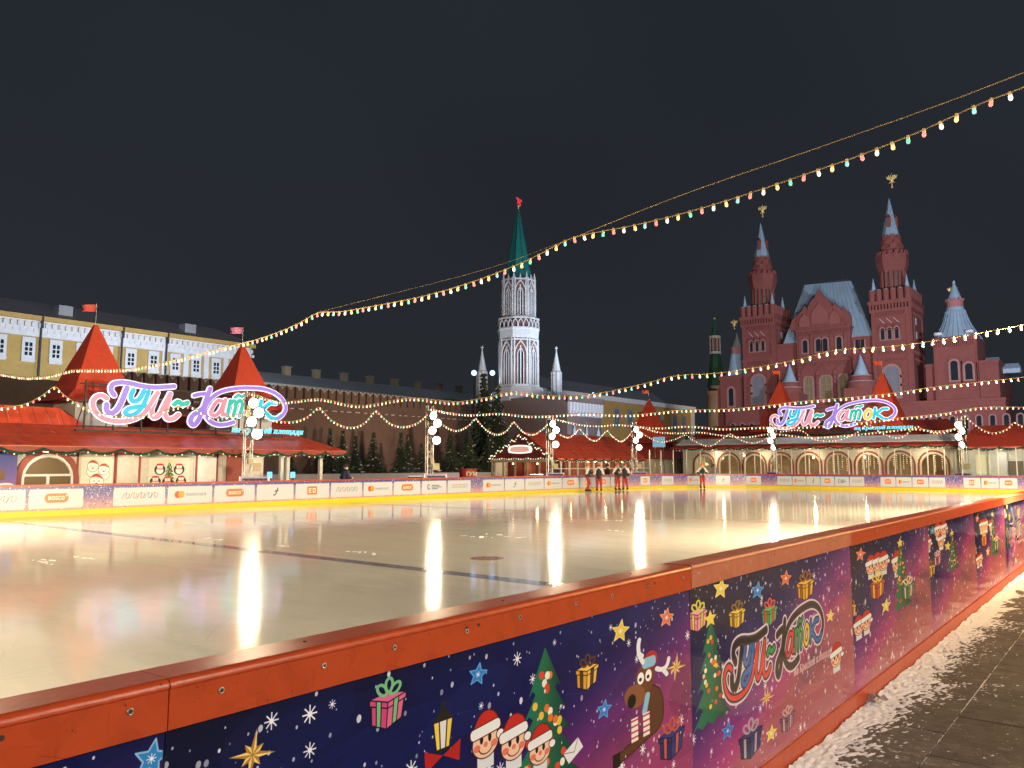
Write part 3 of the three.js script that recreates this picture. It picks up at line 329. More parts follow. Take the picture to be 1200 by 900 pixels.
// ---------- pavilions ----------
function firRope(name, label, pts, group) { // a garland of fir with small lamps, hung in swags between points
  const o = thing(name, label, 'fir garland', [0, 0, 0], 0, group), cols = bulbMats, geos = [], tips = [];
  for (let i = 0; i < pts.length - 1; i++) {
    const a = pts[i], b = pts[i + 1], n = 9, l = [];
    for (let k = 0; k <= n; k++) { const s = k / n; l.push(new V3().lerpVectors(a, b, s).add(new V3(0, -0.2 * 4 * s * (1 - s) * a.distanceTo(b) / 1.6, 0))); }
    geos.push(tube(l, 0.05, 5, 10));
    for (let k = 0; k < 26; k++) { const p = l[Math.floor(rnd() * n)].clone(), d = new V3(rr(-1, 1), rr(-1, 0.6), rr(-1, 1)).normalize().multiplyScalar(0.13); tips.push(facets([[[p.x - 0.03, p.y, p.z], [p.x + 0.03, p.y + 0.01, p.z + 0.01], [p.x + d.x, p.y + d.y, p.z + d.z]]])); }
    for (let k = 1; k < n; k += 2) { const m = mesh('lamp', lampBead, cols[Math.floor(rnd() * cols.length)], o); m.position.copy(l[k]).add(new V3(0.02, -0.05, 0.02)); }
  }
  mesh('rope', geos.concat(tips), MAT.fir, o); return o;
}
MAT.roofSnow = rough(0.36, 0.045, 0.035, 0.36, 1, 0.004);
MAT.roofSnow.color.setRGB(1, 1, 1);
MAT.roofSnow.map = canvasTex(1024, 1024, (c, w, h) => { // red sheet metal with seams and a few streaks and clots of snow
  c.fillStyle = '#dc5a40'; c.fillRect(0, 0, w, h);
  for (let k = 0; k < 500; k++) { c.fillStyle = `rgba(${rnd() < 0.5 ? '120,40,34' : '178,70,56'},${rr(0.05, 0.2)})`; c.beginPath(); c.ellipse(rnd() * w, rnd() * h, rr(10, 60), rr(6, 30), 0, 0, 7); c.fill(); }
  for (let x = 0; x < w; x += 64) { c.fillStyle = 'rgba(90,24,20,0.55)'; c.fillRect(x, 0, 3, h); }
  for (let k = 0; k < 90; k++) { const x = rnd() * w, y = rnd() * h, l = rr(8, 70); c.strokeStyle = `rgba(225,222,228,${rr(0.2, 0.7)})`; c.lineWidth = rr(1, 4); c.beginPath(); c.moveTo(x, y); c.lineTo(x + rr(-3, 3), y + l); c.stroke(); }
  for (let k = 0; k < 14; k++) { c.fillStyle = 'rgba(228,226,232,0.85)'; c.beginPath(); c.ellipse(rnd() * w, rnd() * h, rr(4, 16), rr(3, 8), rr(0, 3), 0, 7); c.fill(); }
}); MAT.roofSnow.map.wrapS = MAT.roofSnow.map.wrapT = THREE.RepeatWrapping; MAT.roofSnow.map.repeat.set(0.13, 0.13);
const bulbMats = [glow(1, 0.25, 0.22, 1.5), glow(0.2, 0.8, 0.5, 1.0), glow(1, 0.66, 0.22, 1.8), glow(1, 0.92, 0.78, 1.7), glow(0.3, 0.72, 0.72, 1.0)];
const lampBead = fin(new THREE.IcosahedronGeometry(0.03, 0));
function pyramid(o, x, z, yb, yt, a, flare, mat) { // steep tent roof with flared foot, on a square
  const R = (r, y) => [[x - r, y, z + r], [x + r, y, z + r], [x + r, y, z - r], [x - r, y, z - r]], rings = [R(a * flare, yb), R(a * 0.88, yb + (yt - yb) * 0.14), R(a * 0.05, yt)], f = [];
  for (let k = 0; k < 2; k++) for (let i = 0; i < 4; i++) f.push([rings[k][i], rings[k][(i + 1) % 4], rings[k + 1][(i + 1) % 4], rings[k + 1][i]]);
  f.push(rings[2]); f.push([...rings[0]].reverse());
  return mesh('tent_roof', facets(f), mat, o);
}
function flag(o, x, y, z, col, ry = 0.6) {
  mesh('flag_pole', cy(0.018, 0.018, 1, x, y + 0.5, z, 6), MAT.steel, o);
  const n = 10, g = new THREE.PlaneGeometry(0.62, 0.3, n, 2), p = g.attributes.position; for (let i = 0; i < p.count; i++) { let u = p.getX(i) + 0.31; const v = p.getY(i); if (u > 0.6) u -= 0.12 * (1 - Math.abs(v) / 0.15); p.setXYZ(i, u, v - u * 0.04, 0.03 * Math.sin(u * 11)); } g.computeVertexNormals();
  const m = mesh('flag', fin(g), std(...col, 0.8, { side: THREE.DoubleSide }), o); m.position.set(x, y + 0.84, z); m.rotation.y = ry;
}
const posterMat = (draw, w = 256, h = 256) => std(0.9, 0.9, 0.9, 0.6, { map: canvasTex(w, h, draw) });
{ // left pavilion: long red roof, two tent towers, cream front with arched window, doors and painted panels
  const o = thing('pavilion', 'cream pavilion with long red roof and two red tent towers on the left', 'pavilion', [0, 0, 0], 0, 'red roofed pavilions round the rink');
  const X = -31, t0 = 10.6, t1 = 20.9, tE = 24.2, W = (t, y0, y1, d, m, n, x = X) => mesh(n, bb(x - d, x, y0, y1, -t[0], -t[1]), m, o);
  const tp = (px, x = X) => -onX(px, 540, x).z;
  W([t0, t1], DECK, 3.1, 0.2, MAT.cream, 'front_wall');
  mesh('back_wall', bb(-38, -37.8, DECK, 3.1, -t0 + 6, -tE), MAT.cream, o);
  mesh('end_wall', bb(-37.8, -31.2, DECK, 3.1, -t1 + 0.2, -t1), MAT.cream, o);
  mesh('fascia', bb(X - 0.15, X + 0.02, 2.72, 3.0, -t1, -tE), MAT.cream, o);
  for (const t of [tp(331), tp(338), tE - 0.1]) mesh('porch_post', bb(X - 0.16, X, DECK, 2.72, -t + 0.08, -t - 0.08), MAT.white, o);
  // arched window
  const ta = (tp(30) + tp(82)) / 2, aw = 1.55, am = (dx) => M4(X + dx, 0, -ta, PI / 2);
  mesh('window_surround', archFrame(aw + 0.16, DECK + 0.02, 2.72, 0.2, 0.07, am(0.0)), MAT.trimred, o);
  const fr = mesh('window_frame', [archFrame(aw, DECK + 0.05, 2.6, 0.09, 0.05, am(0.02)), ext(poly([[-aw / 2, 1.9], [aw / 2, 1.9], [aw / 2, 1.98], [-aw / 2, 1.98]]), 0.05, am(0.02)), ext(poly([[-0.05, DECK], [0.05, DECK], [0.05, 1.9], [-0.05, 1.9]]), 0.05, am(0.02))], MAT.white, o);
  mesh('pane', ext(poly(archPts(aw, DECK + 0.1, 2.58)), 0.01, am(0.008)), std(0.14, 0.1, 0.055, 0.12), fr);
  for (const [a, b, m] of [[137, 162, 'cream'], [231, 253, 'white'], [267, 285, 'trimred']]) {
    const p0 = tp(a), p1 = tp(b); const d = mesh('door', bb(X, X + 0.05, DECK, 2.68, -p0, -p1), MAT[m], o);
    mesh('door_frame', [bb(X, X + 0.07, DECK, 2.78, -p0 + 0.07, -p0 + 0.003), bb(X, X + 0.07, DECK, 2.78, -p1 - 0.003, -p1 - 0.07), bb(X, X + 0.07, 2.683, 2.78, -p0, -p1)], MAT.trimred, d);
    mesh('door_handle', bx(0.04, 0.12, 0.03, X + 0.07, 1.65, -p1 + 0.12), MAT.steel, d);
  }
  for (const px of [91, 135, 164, 228]) mesh('wall_batten', bb(X, X + 0.03, DECK, 3.05, -tp(px) - 0.035, -tp(px) + 0.035), px === 228 ? MAT.cream : MAT.trimred, o);
  const bears = posterMat((c, w, h) => { c.fillStyle = '#e4ddd0'; c.fillRect(0, 0, w, h); for (const [x, y, s] of [[95, 70, 44], [185, 95, 44], [130, 185, 56]]) { c.fillStyle = '#f3f1ec'; c.strokeStyle = '#777'; c.lineWidth = 4; c.beginPath(); c.ellipse(x, y + s * 0.9, s * 1.1, s, 0, 0, 7); c.fill(); c.stroke(); c.beginPath(); c.arc(x, y, s, 0, 7); c.fill(); c.stroke(); c.fillStyle = '#222'; for (const d of [-0.35, 0.35]) { c.beginPath(); c.arc(x + d * s, y, s * 0.09, 0, 7); c.fill(); } c.beginPath(); c.ellipse(x, y + s * 0.35, s * 0.18, s * 0.13, 0, 0, 7); c.fill(); c.fillStyle = '#b83a30'; c.beginPath(); c.moveTo(x - s * 0.9, y - s * 0.4); c.quadraticCurveTo(x, y - s * 1.7, x + s * 1.1, y - s * 0.1); c.quadraticCurveTo(x, y - s * 0.9, x - s * 0.9, y - s * 0.4); c.fill(); } });
  const birds = posterMat((c, w, h) => { c.fillStyle = '#e0dacd'; c.fillRect(0, 0, w, h); art.tree(c, 128, 120, 90, 170, 1); for (const [x, y] of [[70, 90], [190, 90], [45, 190], [120, 195], [205, 190]]) { c.fillStyle = '#23242a'; c.beginPath(); c.ellipse(x, y + 10, 34, 44, 0, 0, 7); c.fill(); c.fillStyle = '#f4f2ee'; c.beginPath(); c.ellipse(x, y + 16, 22, 30, 0, 0, 7); c.ellipse(x, y - 16, 18, 14, 0, 0, 7); c.fill(); c.fillStyle = '#c8402f'; c.beginPath(); c.ellipse(x, y - 32, 22, 9, 0, 0, 7); c.fill(); c.fillRect(x - 20, y + 0, 40, 8); c.fillStyle = '#e09a30'; c.fillRect(x - 4, y - 14, 8, 8); } });
  for (const [a, b, m, n] of [[95, 132, bears, 'painted panel of white bears in red caps'], [174, 222, birds, 'painted panel of penguins round a fir tree']]) { const p0 = tp(a), p1 = tp(b); const q = mesh('painted_panel', fin(new THREE.BoxGeometry(p1 - p0, 1.25, 0.02), true), m, o, n); q.position.set(X + 0.012, 1.98, -(p0 + p1) / 2); q.rotation.y = PI / 2; }
  // roof: low front slope along the whole length, full height only at the two ends
  const E = -29.9, ye = 2.97, Rx = -34.5, yr = 4.62, mid = (s) => [E + (Rx - E) * s, ye + (yr - ye) * s], tL = 4, tR = 24.7, sp_ = 0.52;
  const [mx, my] = mid(sp_), tc0 = -onX(100, 500, mx).z, tc1 = -onX(352, 500, mx).z, hip = 3.0;
  const top = (p, th = 0.1) => { const g = facets([p]); const q = p.map(([x, y, z]) => [x, y - th, z]).reverse(); const fs = [q]; for (let i = 0; i < p.length; i++) { const a = p[i], b = p[(i + 1) % p.length]; fs.push([[a[0], a[1] - th, a[2]], [b[0], b[1] - th, b[2]], b, a]); } return [g, facets(fs)]; };
  mesh('roof', [...top([[E, ye, -tL], [E, ye, -tR], [mx, my, -(tR - hip * sp_)], [mx, my, -tL]])], MAT.roofSnow, o);
  mesh('roof_end', top([[E, ye, -tR], [-39, ye, -tR], [Rx, yr, -(tR - hip)]]), MAT.roofSnow, o);
  mesh('roof_rise', top([[mx, my, -tc1], [mx, my, -(tR - hip * sp_)], [Rx, yr, -(tR - hip)], [Rx, yr, -tc1 - 0.6]]), MAT.roofSnow, o);
  mesh('roof_rise', top([[mx, my, -tL], [mx, my, -tc0], [-32.9, 4.5, -tc0 + 0.75], [-32.9, 4.5, -tL]]), MAT.roofSnow, o);
  mesh('roof_hip', facets([[[mx, my, -tc0], [Rx - 1.5, my, -tc0], [-32.9, 4.5, -tc0 + 0.75]]]), MAT.roofSnow, o);
  mesh('roof_back', top([[Rx, yr, -(tR - hip)], [-39, ye, -tR], [-39, ye, -tL], [Rx, yr, -tL]]), MAT.roof, o);
  mesh('roof_deck', [bb(Rx - 0.3, mx - 0.01, my - 0.2, my - 0.06, -tc0, -tc1)], rough(0.11, 0.085, 0.07, 0.9, 0.8, 0.01), o);
  mesh('eave_board', bb(E - 0.03, E + 0.02, ye - 0.2, ye - 0.02, -tL, -tR), MAT.trimred, o);
  mesh('soffit', bb(X, E - 0.04, ye - 0.12, ye - 0.09, -tL, -tR), MAT.cream, o);
  for (const [px, ap, x, col] of [[112, 381, -34.2, [0.75, 0.12, 0.1]], [284, 405, -33.6, [0.8, 0.3, 0.5]]]) {
    const c = onX(px, ap, x), z = c.z, a = 1.28;
    mesh('turret_wall', bb(x - 1.05, x + 1.05, my - 0.3, 4.95, z - 1.05, z + 1.05), MAT.cream, o);
    mesh('turret_trim', bb(x - 1.1, x + 1.1, 4.78, 4.9, z - 1.1, z + 1.1), MAT.trimred, o);
    pyramid(o, x, z, 4.86, c.y, a, 1.35, MAT.tower); flag(o, x, c.y - 0.1, z, col, PI + 0.675);
  }
  const pts = []; for (let t = 6; t <= 24.8; t += 1.34) pts.push(new V3(E + 0.05, ye - 0.1, -t)); firRope('fir_garland', 'fir garland with tiny lamps along the left pavilion eave', pts, 'fir garlands on eaves');
  neonSign('glowing coloured script sign on the nearer left pavilion roof', [SIGNX, signO.y, signO.z], PI / 2);
  // lamps under the eave wash the cream front
  for (const t of [11.5, 14.6, 17.7, 20.8]) { const l = thing('eave_lamp', `small warm lamp under the left pavilion eave, ${['first', 'second', 'third', 'fourth'][Math.round((t - 11.5) / 3.1)]} from its left end`, 'lamp', [E - 0.2, ye - 0.17, -t], 0, 'eave lamps'); mesh('housing', cy(0.07, 0.09, 0.06, 0, 0.0, 0, 10), MAT.dark, l); mesh('lens', cy(0.065, 0.065, 0.015, 0, -0.04, 0, 10), MAT.warm, l); spot(new V3(E - 0.2, ye - 0.24, -t), new V3(X, 1.1, -t), 4.5, 0xffe6cc, 75, 4, 1); }
  const bw = mesh('banner_wall', fin(new THREE.BoxGeometry(3.6, 2.1, 0.08), true), posterMat((c, w, h) => { const g = c.createLinearGradient(0, 0, 0, h); g.addColorStop(0, '#3a4a9a'); g.addColorStop(0.55, '#8a6ab0'); g.addColorStop(1, '#e07a98'); c.fillStyle = g; c.fillRect(0, 0, w, h); c.fillStyle = '#f0e6f0'; for (let k = 0; k < 5; k++) { c.beginPath(); c.ellipse(200 + k * 11, 150 - (k % 2) * 14, 20, 14, 0, 0, 7); c.fill(); } c.fillRect(170, 164, 80, 10); c.fillStyle = '#7a5a3a'; c.fillRect(190, 70, 40, 40); }));
  bw.position.set(-30.4, DECK + 1.05, -(tp(20, -30.4) - 1.8)); bw.rotation.y = PI / 2; tag(bw, 'blue to pink printed banner wall at the left edge of the picture', 'banner');
}
{ // small gabled booth and long hall in the middle
  const o = thing('market_hall', 'long low red roofed hall with white framed windows behind the skaters', 'pavilion', [0, 0, 0], 0, 'red roofed pavilions round the rink');
  const E = -32, Bk = -37.2, t0 = 44.4, t1 = 57, ye = 2.86, yr = 4.62, xm = (E + Bk) / 2;
  mesh('roof', [facets([[[E + 0.3, ye - 0.1, -t0], [E + 0.3, ye - 0.1, -t1], [xm, yr, -t1], [xm, yr, -t0]], [[xm, yr, -t0], [xm, yr, -t1], [Bk - 0.3, ye, -t1], [Bk - 0.3, ye, -t0]], [[E + 0.3, ye - 0.2, -t1], [E + 0.3, ye - 0.2, -t0], [xm, yr - 0.1, -t0], [xm, yr - 0.1, -t1]], [[E + 0.3, ye - 0.1, -t0], [E + 0.3, ye - 0.2, -t0], [E + 0.3, ye - 0.2, -t1], [E + 0.3, ye - 0.1, -t1]]])], MAT.roofSnow, o);
  mesh('wall', [bb(Bk, Bk + 0.15, DECK, ye, -t0, -t1), bb(E - 0.14, E - 0.02, DECK, DECK + 0.85, -t0, -t1)], MAT.white, o);
  mesh('interior_wall', bb(-34.6, -34.5, DECK, ye, -t0, -t1), rough(0.3, 0.09, 0.06, 0.8, 0.8, 0.002), o);
  for (let t = t0, k = 0; t < t1; t += 1.05, k++) { mesh('window_post', bb(E - 0.1, E, DECK + 0.85, 2.6, -t - 0.05, -t + 0.05), MAT.white, o); const w = mesh('window', bb(E - 0.1, E, 2.02, 2.08, -t - 0.05, -t - 1.0), MAT.white, o); mesh('pane', bb(E - 0.06, E - 0.05, 1.45, 2.6, -t - 0.05, -t - 1.0), glass, w); }
  mesh('fascia', bb(E - 0.12, E + 0.02, 2.6, 2.8, -t0, -t1), rough(0.5, 0.56, 0.66, 0.5, 1, 0.001), o);
  for (const t of [46, 48.5, 51, 53.5, 56]) { mesh('ceiling_lamp', sp(0.07, -33.4, 2.55, -t), MAT.warm, o); point(new V3(-33.4, 2.4, -t), 3, 0xffd29a); }
  const pts = []; for (let t = t0; t <= t1; t += 1.2) pts.push(new V3(E + 0.34, ye - 0.14, -t)); firRope('fir_garland', 'fir garland with tiny lamps along the eave of the long middle hall', pts, 'fir garlands on eaves');
  const b = thing('market_booth', 'small booth with dark red lamp trimmed gable and framed front', 'booth');
  const g0 = -(t0 - 0.15), zf = g0, x0 = Bk - 0.2, x1 = E + 0.2;
  mesh('gable', ext(poly([[x0, ye - 0.15], [x1, ye - 0.15], [xm, yr + 0.05]]), 0.12, M4(0, 0, zf)), rough(0.14, 0.022, 0.02, 0.7, 0.8, 0.002), b);
  for (let k = 0; k <= 5; k++) mesh('post', bb(x0 + 0.1 + (k * (x1 - x0 - 0.3)) / 5, x0 + 0.22 + (k * (x1 - x0 - 0.3)) / 5, DECK, ye - 0.15, zf + 0.1, zf), rough(0.42, 0.36, 0.26, 0.7, 1, 0.001), b);
  mesh('lintel', bb(x0 + 0.05, x1 - 0.05, 2.5, ye - 0.16, zf + 0.02, zf + 0.13), rough(0.4, 0.35, 0.26, 0.7, 1, 0.001), b);
  mesh('counter', bb(x0 + 0.1, x1 - 0.1, DECK, DECK + 0.9, zf - 0.1, zf), rough(0.3, 0.2, 0.12, 0.7, 1, 0.001), b);
  mesh('back_panel', bb(x0 + 0.1, x1 - 0.2, DECK, ye, zf - 1.6, zf - 1.5), rough(0.16, 0.03, 0.025, 0.8, 1, 0.002), b);
  const sg = mesh('shop_sign', ext((() => { const s = new THREE.Shape(); s.moveTo(-1, -0.2); s.quadraticCurveTo(0, -0.36, 1, -0.2); s.lineTo(1.08, 0.02); s.lineTo(0.95, 0.24); s.quadraticCurveTo(0, 0.42, -0.95, 0.24); s.lineTo(-1.08, 0.02); s.closePath(); return s; })(), 0.06, M4(xm, 3.38, zf + 0.14)), glow(1, 0.92, 0.85, 1.1), b);
  mesh('sign_face', ext((() => { const s = new THREE.Shape(); s.moveTo(-0.85, -0.12); s.quadraticCurveTo(0, -0.26, 0.85, -0.12); s.lineTo(0.8, 0.16); s.quadraticCurveTo(0, 0.3, -0.8, 0.16); s.closePath(); return s; })(), 0.02, M4(xm, 3.38, zf + 0.2)), glow(0.75, 0.42, 0.34, 0.75), sg);
  for (let k = 0; k < 44; k++) { const s = k / 43, u = s < 0.5 ? s * 2 : (1 - s) * 2, x = s < 0.5 ? x0 + (xm - x0) * u : x1 + (xm - x1) * u; mesh('lamp', fin(new THREE.IcosahedronGeometry(0.05, 0)), bulbMats[[3, 2, 3, 1][k % 4]], b).position.set(x, ye - 0.1 + (yr - ye) * u * (0.9) + 0.12 * Math.sin(k * 1.3), zf + 0.2); }
  for (let k = 0; k < 26; k++) mesh('lamp', fin(new THREE.IcosahedronGeometry(0.045, 0)), bulbMats[[3, 2, 0, 1][k % 4]], b).position.set(x0 + 0.1 + (k * (x1 - x0 - 0.2)) / 25, ye - 0.08 - 0.07 * Math.abs(Math.sin(k * 0.6)), zf + 0.2);
  for (const x of [x0 + 1.4, x0 + 3.6]) { mesh('ceiling_lamp', sp(0.06, x, 2.4, zf - 0.8), MAT.warm, b); point(new V3(x, 2.25, zf - 0.8), 1.6, 0xffcf95); }
}
{ // square tower kiosk beyond the corner, its blue lit board
  const o = thing('kiosk', 'red tent roofed kiosk with a pale blue board behind the rounded corner', 'kiosk'), x = -34.2, z = -62;
  mesh('wall', bb(x - 2.2, x + 2.2, DECK, 2.9, z - 2.2, z + 2.2), MAT.cream, o);
  pyramid(o, x, z, 2.8, 5.0, 3.4, 1.05, MAT.roof); const ap = onX(760, 469, x); pyramid(o, x, z, 4.2, ap.y, 1.5, 1.25, MAT.tower); flag(o, x, ap.y - 0.1, z, [0.7, 0.12, 0.05], PI + 0.675);
  const p = onZ(772, 518, -58.6); mesh('lit_board', bb(p.x - 0.56, p.x + 0.56, p.y - 0.42, p.y + 0.42, -58.65, -58.6), glow(0.3, 0.6, 0.85, 0.42), o); mesh('board_leg', [bb(p.x - 0.4, p.x - 0.34, DECK, p.y - 0.42, -58.7, -58.64), bb(p.x + 0.34, p.x + 0.4, DECK, p.y - 0.42, -58.7, -58.64)], MAT.steel, o);
}
{ // far pavilion with seven arches, two tents and the second sign
  const o = thing('pavilion', 'arcaded pavilion with seven arched windows behind the far end glass', 'pavilion', [0, 0, 0], 0, 'red roofed pavilions round the rink');
  const Z = -60, ye = 3.62, xc = (px) => onZ(px, 540, Z).x, xs = []; for (let k = 0; k < 7; k++) xs.push(xc(884) + ((xc(1094) - xc(884)) * k) / 6);
  const pitch = xs[1] - xs[0], xl = xs[0] - pitch * 2.9, xr = xs[6] + pitch * 0.72, w = pitch * 0.78;
  const s = poly([[xl, DECK], [xr, DECK], [xr, ye], [xl, ye]]); const all = [xs[0] - 2 * pitch, xs[0] - pitch, ...xs];
  for (const x of all) s.holes.push(new THREE.Path(archPts(w, DECK + 0.08, 3.12).map(([a, b]) => new THREE.Vector2(x + a, b))));
  mesh('front_wall', ext(s, 0.18, M4(0, 0, Z - 0.18)), MAT.cream, o);
  for (const x of all) {
    mesh('arch_surround', archFrame(w + 0.1, DECK, 3.2, 0.12, 0.05, M4(x, 0, Z + 0.003)), MAT.trimred, o);
    const f = mesh('window_frame', [archFrame(w - 0.1, DECK + 0.08, 3.06, 0.06, 0.06, M4(x, 0, Z - 0.1)), bb(x - 0.03, x + 0.03, DECK + 0.1, 3.05, Z - 0.1, Z - 0.05)], MAT.cream, o);
    mesh('pane', ext(poly(archPts(w - 0.1, DECK + 0.08, 3.06)), 0.01, M4(x, 0, Z - 0.09)), glass, f);
  }
  mesh('back_wall', bb(xl, xr, DECK, ye, Z - 5.1, Z - 5), rough(0.34, 0.22, 0.14, 0.85, 0.7, 0.003), o);
  mesh('end_wall', bb(xl, xl + 0.15, DECK, ye, Z - 5, Z - 0.18), MAT.cream, o); mesh('end_wall', bb(xr - 0.15, xr, DECK, ye, Z - 5, Z - 0.18), MAT.cream, o);
  mesh('ceiling', bb(xl, xr, ye - 0.1, ye - 0.02, Z - 5, Z - 0.18), MAT.white, o);
  for (let k = 0; k < 8; k++) { const x = xl + 1.6 + k * pitch * 1.18; mesh('table', [cy(0.4, 0.4, 0.04, x, DECK + 0.74, Z - 2.2, 14), cy(0.04, 0.05, 0.72, x, DECK + 0.36, Z - 2.2, 8), cy(0.25, 0.27, 0.02, x, DECK + 0.01, Z - 2.2, 12)], rough(0.12, 0.08, 0.05, 0.6, 1, 0.001), o); }
  for (let k = 0; k < 5; k++) { const x = xl + 2.4 + k * 3.7; mesh('pendant_lamp', [sp(0.09, x, 2.9, Z - 2.4), cy(0.008, 0.008, 0.6, x, 3.2, Z - 2.4, 5)], MAT.warm, o); point(new V3(x, 2.7, Z - 2.4), 8, 0xffd6a0, 5); }
  const snowSheet = (a, b, y0, z0, y1, z1) => { const n = 120, f = []; const edge = (i) => 0.2 + 0.14 * nA(i * 0.031, 0.3) + 0.1 * nC(i * 0.05, 0.7); const pt = (i, s, h) => [a + ((b - a) * i) / n, y0 + (y1 - y0) * s + h, z0 + (z1 - z0) * s]; for (let i = 0; i < n; i++) { const e0 = edge(i), e1 = edge(i + 1); f.push([pt(i, e0, 0.012), pt(i + 1, e1, 0.012), pt(i + 1, e1 + 0.05, 0.05), pt(i, e0 + 0.05, 0.05)], [pt(i, e0 + 0.05, 0.05), pt(i + 1, e1 + 0.05, 0.05), pt(i + 1, 1, 0.06), pt(i, 1, 0.06)]); } return facets(f); };
  // roof: red front slope with a pale snow-covered valley band and a dark ridge
  const yE = ye + 0.05, zE = Z + 1.1;
  mesh('roof', [facets([[[xl - 0.6, yE, zE], [xr + 0.6, yE, zE], [xr + 0.2, 4.35, Z - 0.6], [xl - 0.2, 4.35, Z - 0.6]], [[xl - 0.6, yE - 0.08, zE], [xl - 0.2, 4.27, Z - 0.6], [xr + 0.2, 4.27, Z - 0.6], [xr + 0.6, yE - 0.08, zE]], [[xl - 0.6, yE - 0.08, zE], [xr + 0.6, yE - 0.08, zE], [xr + 0.6, yE, zE], [xl - 0.6, yE, zE]]])], MAT.roof, o);
  mesh('roof_snow', snowSheet(xl - 0.3, xr + 0.3, yE, zE, 4.35, Z - 0.6), MAT.snow, o);
  mesh('roof_upper', facets([[[xl, 4.7, Z - 1.5], [xr, 4.7, Z - 1.5], [xr - 1.2, 5.6, Z - 4], [xl + 1, 5.6, Z - 4]], [[xr, 4.7, Z - 1.5], [xr, 4.4, Z - 5.3], [xr - 1.2, 5.6, Z - 4]], [[xl, 4.4, Z - 5.3], [xl, 4.7, Z - 1.5], [xl + 1, 5.6, Z - 4]], [[xr, 4.4, Z - 5.3], [xl, 4.4, Z - 5.3], [xl + 1, 5.6, Z - 4], [xr - 1.2, 5.6, Z - 4]]]), MAT.roof, o);
  for (const [px, py] of [[914, 447], [1034, 437]]) { const c = onZ(px, py, Z - 2.6); pyramid(o, c.x, Z - 2.6, 4.9, c.y, 1.5, 1.3, MAT.tower); flag(o, c.x, c.y - 0.1, Z - 2.6, [0.75, 0.1, 0.04], PI + 0.675); }
  const pts = []; for (let x = xl - 0.4; x <= xr + 0.5; x += 1.25) pts.push(new V3(x, yE - 0.02, zE + 0.06)); firRope('fir_garland', 'fir garland with tiny lamps along the arcaded pavilion eave', pts, 'fir garlands on eaves');
  const q = onZ(968, 502, Z + 1.2); neonSign('glowing coloured script sign over the far arcaded pavilion', [q.x, q.y, Z + 1.2], 0);
  // hanging icicle lights in the arches
  for (const [i, n] of [[4, 5], [5, 6], [6, 3], [3, 4]]) { const c = thing('icicle_lights', `hanging strings of warm lamps in the arch ${['', '', '', 'fourth', 'third', 'second', 'nearest'][i]} from the right end of the arcade`, 'string lights', [xs[i], 0, Z - 0.5], 0, 'icicle lights in the arches'); for (let k = 0; k < n; k++) { const x = -w * 0.4 + ((k + 0.5) * w * 0.8) / n, l = rr(0.4, 1.1); mesh('cord', cy(0.006, 0.006, l, x, 3.0 - l / 2, 0, 4), MAT.cable, c); for (let q2 = 0; q2 < l / 0.13; q2++) mesh('lamp', lampBead, bulbMats[q2 % 3 ? 2 : 3], c).position.set(x, 2.95 - q2 * 0.13, 0.02); } }
  for (const t of [0, 1, 2, 3, 4]) { const x = xl + 3 + t * 3.8; const l = thing('eave_lamp', `small warm lamp under the arcaded pavilion eave, ${['leftmost', 'second from left', 'middle one', 'second from right', 'rightmost'][t]}`, 'lamp', [x, yE - 0.14, zE - 0.25], 0, 'eave lamps'); mesh('housing', cy(0.07, 0.09, 0.06, 0, 0, 0, 10), MAT.dark, l); mesh('lens', cy(0.065, 0.065, 0.015, 0, -0.04, 0, 10), MAT.warm, l); spot(new V3(x, yE - 0.22, zE - 0.25), new V3(x, 1.5, Z), 15, 0xffe0b0, 78, 4, 1); }
  // neighbour at the right edge
  const n = thing('pavilion', 'pale pavilion with dark red roof at the right edge of the picture', 'pavilion', [0, 0, 0], 0, 'red roofed pavilions round the rink'), x0 = xr + 0.5, x1 = x0 + 12, Z2 = -58.6;
  const wl = rough(0.6, 0.6, 0.64, 0.6, 0.5, 0.002);
  mesh('wall', bb(x0, x1, DECK, 3.4, Z2 - 4, Z2), wl, n);
  for (let k = 0; k < 9; k++) mesh('wall_batten', bb(x0 + 0.05 + k * 1.2, x0 + 0.15 + k * 1.2, DECK, 3.38, Z2, Z2 + 0.04), MAT.cream, n);
  const dz = mesh('door', bb(x0 + 2.5, x0 + 3.3, DECK, 2.55, Z2, Z2 + 0.05), rough(0.13, 0.1, 0.09, 0.5, 1, 0.001), n); mesh('door_handle', bx(0.03, 0.12, 0.04, x0 + 3.2, 1.6, Z2 + 0.07), MAT.steel, dz);
  mesh('notice', bb(x0 + 0.7, x0 + 1.5, 1.75, 2.95, Z2, Z2 + 0.03), posterMat((c, w2, h) => { c.fillStyle = '#e8e2d2'; c.fillRect(0, 0, w2, h); c.fillStyle = '#4a5a4a'; for (let k = 0; k < 9; k++) c.fillRect(30, 30 + k * 24, rr(90, 200), 9); c.fillStyle = '#b84a3a'; c.fillRect(30, 10, 180, 12); }), n);
  mesh('roof', [facets([[[x0 - 0.3, 3.45, Z2 + 0.8], [x1, 3.45, Z2 + 0.8], [x1, 4.9, Z2 - 2.2], [x0 + 0.5, 4.9, Z2 - 2.2]], [[x0 - 0.3, 3.45, Z2 - 4.4], [x0 - 0.3, 3.45, Z2 + 0.8], [x0 + 0.5, 4.9, Z2 - 2.2]], [[x0 - 0.3, 3.36, Z2 + 0.8], [x1, 3.36, Z2 + 0.8], [x1, 3.45, Z2 + 0.8], [x0 - 0.3, 3.45, Z2 + 0.8]]])], MAT.roof, n);
  const p2 = []; for (let x = x0 - 0.2; x <= x0 + 9; x += 1.2) p2.push(new V3(x, 3.42, Z2 + 0.86)); firRope('fir_garland', 'fir garland with tiny lamps on the eave at the right edge', p2, 'fir garlands on eaves');
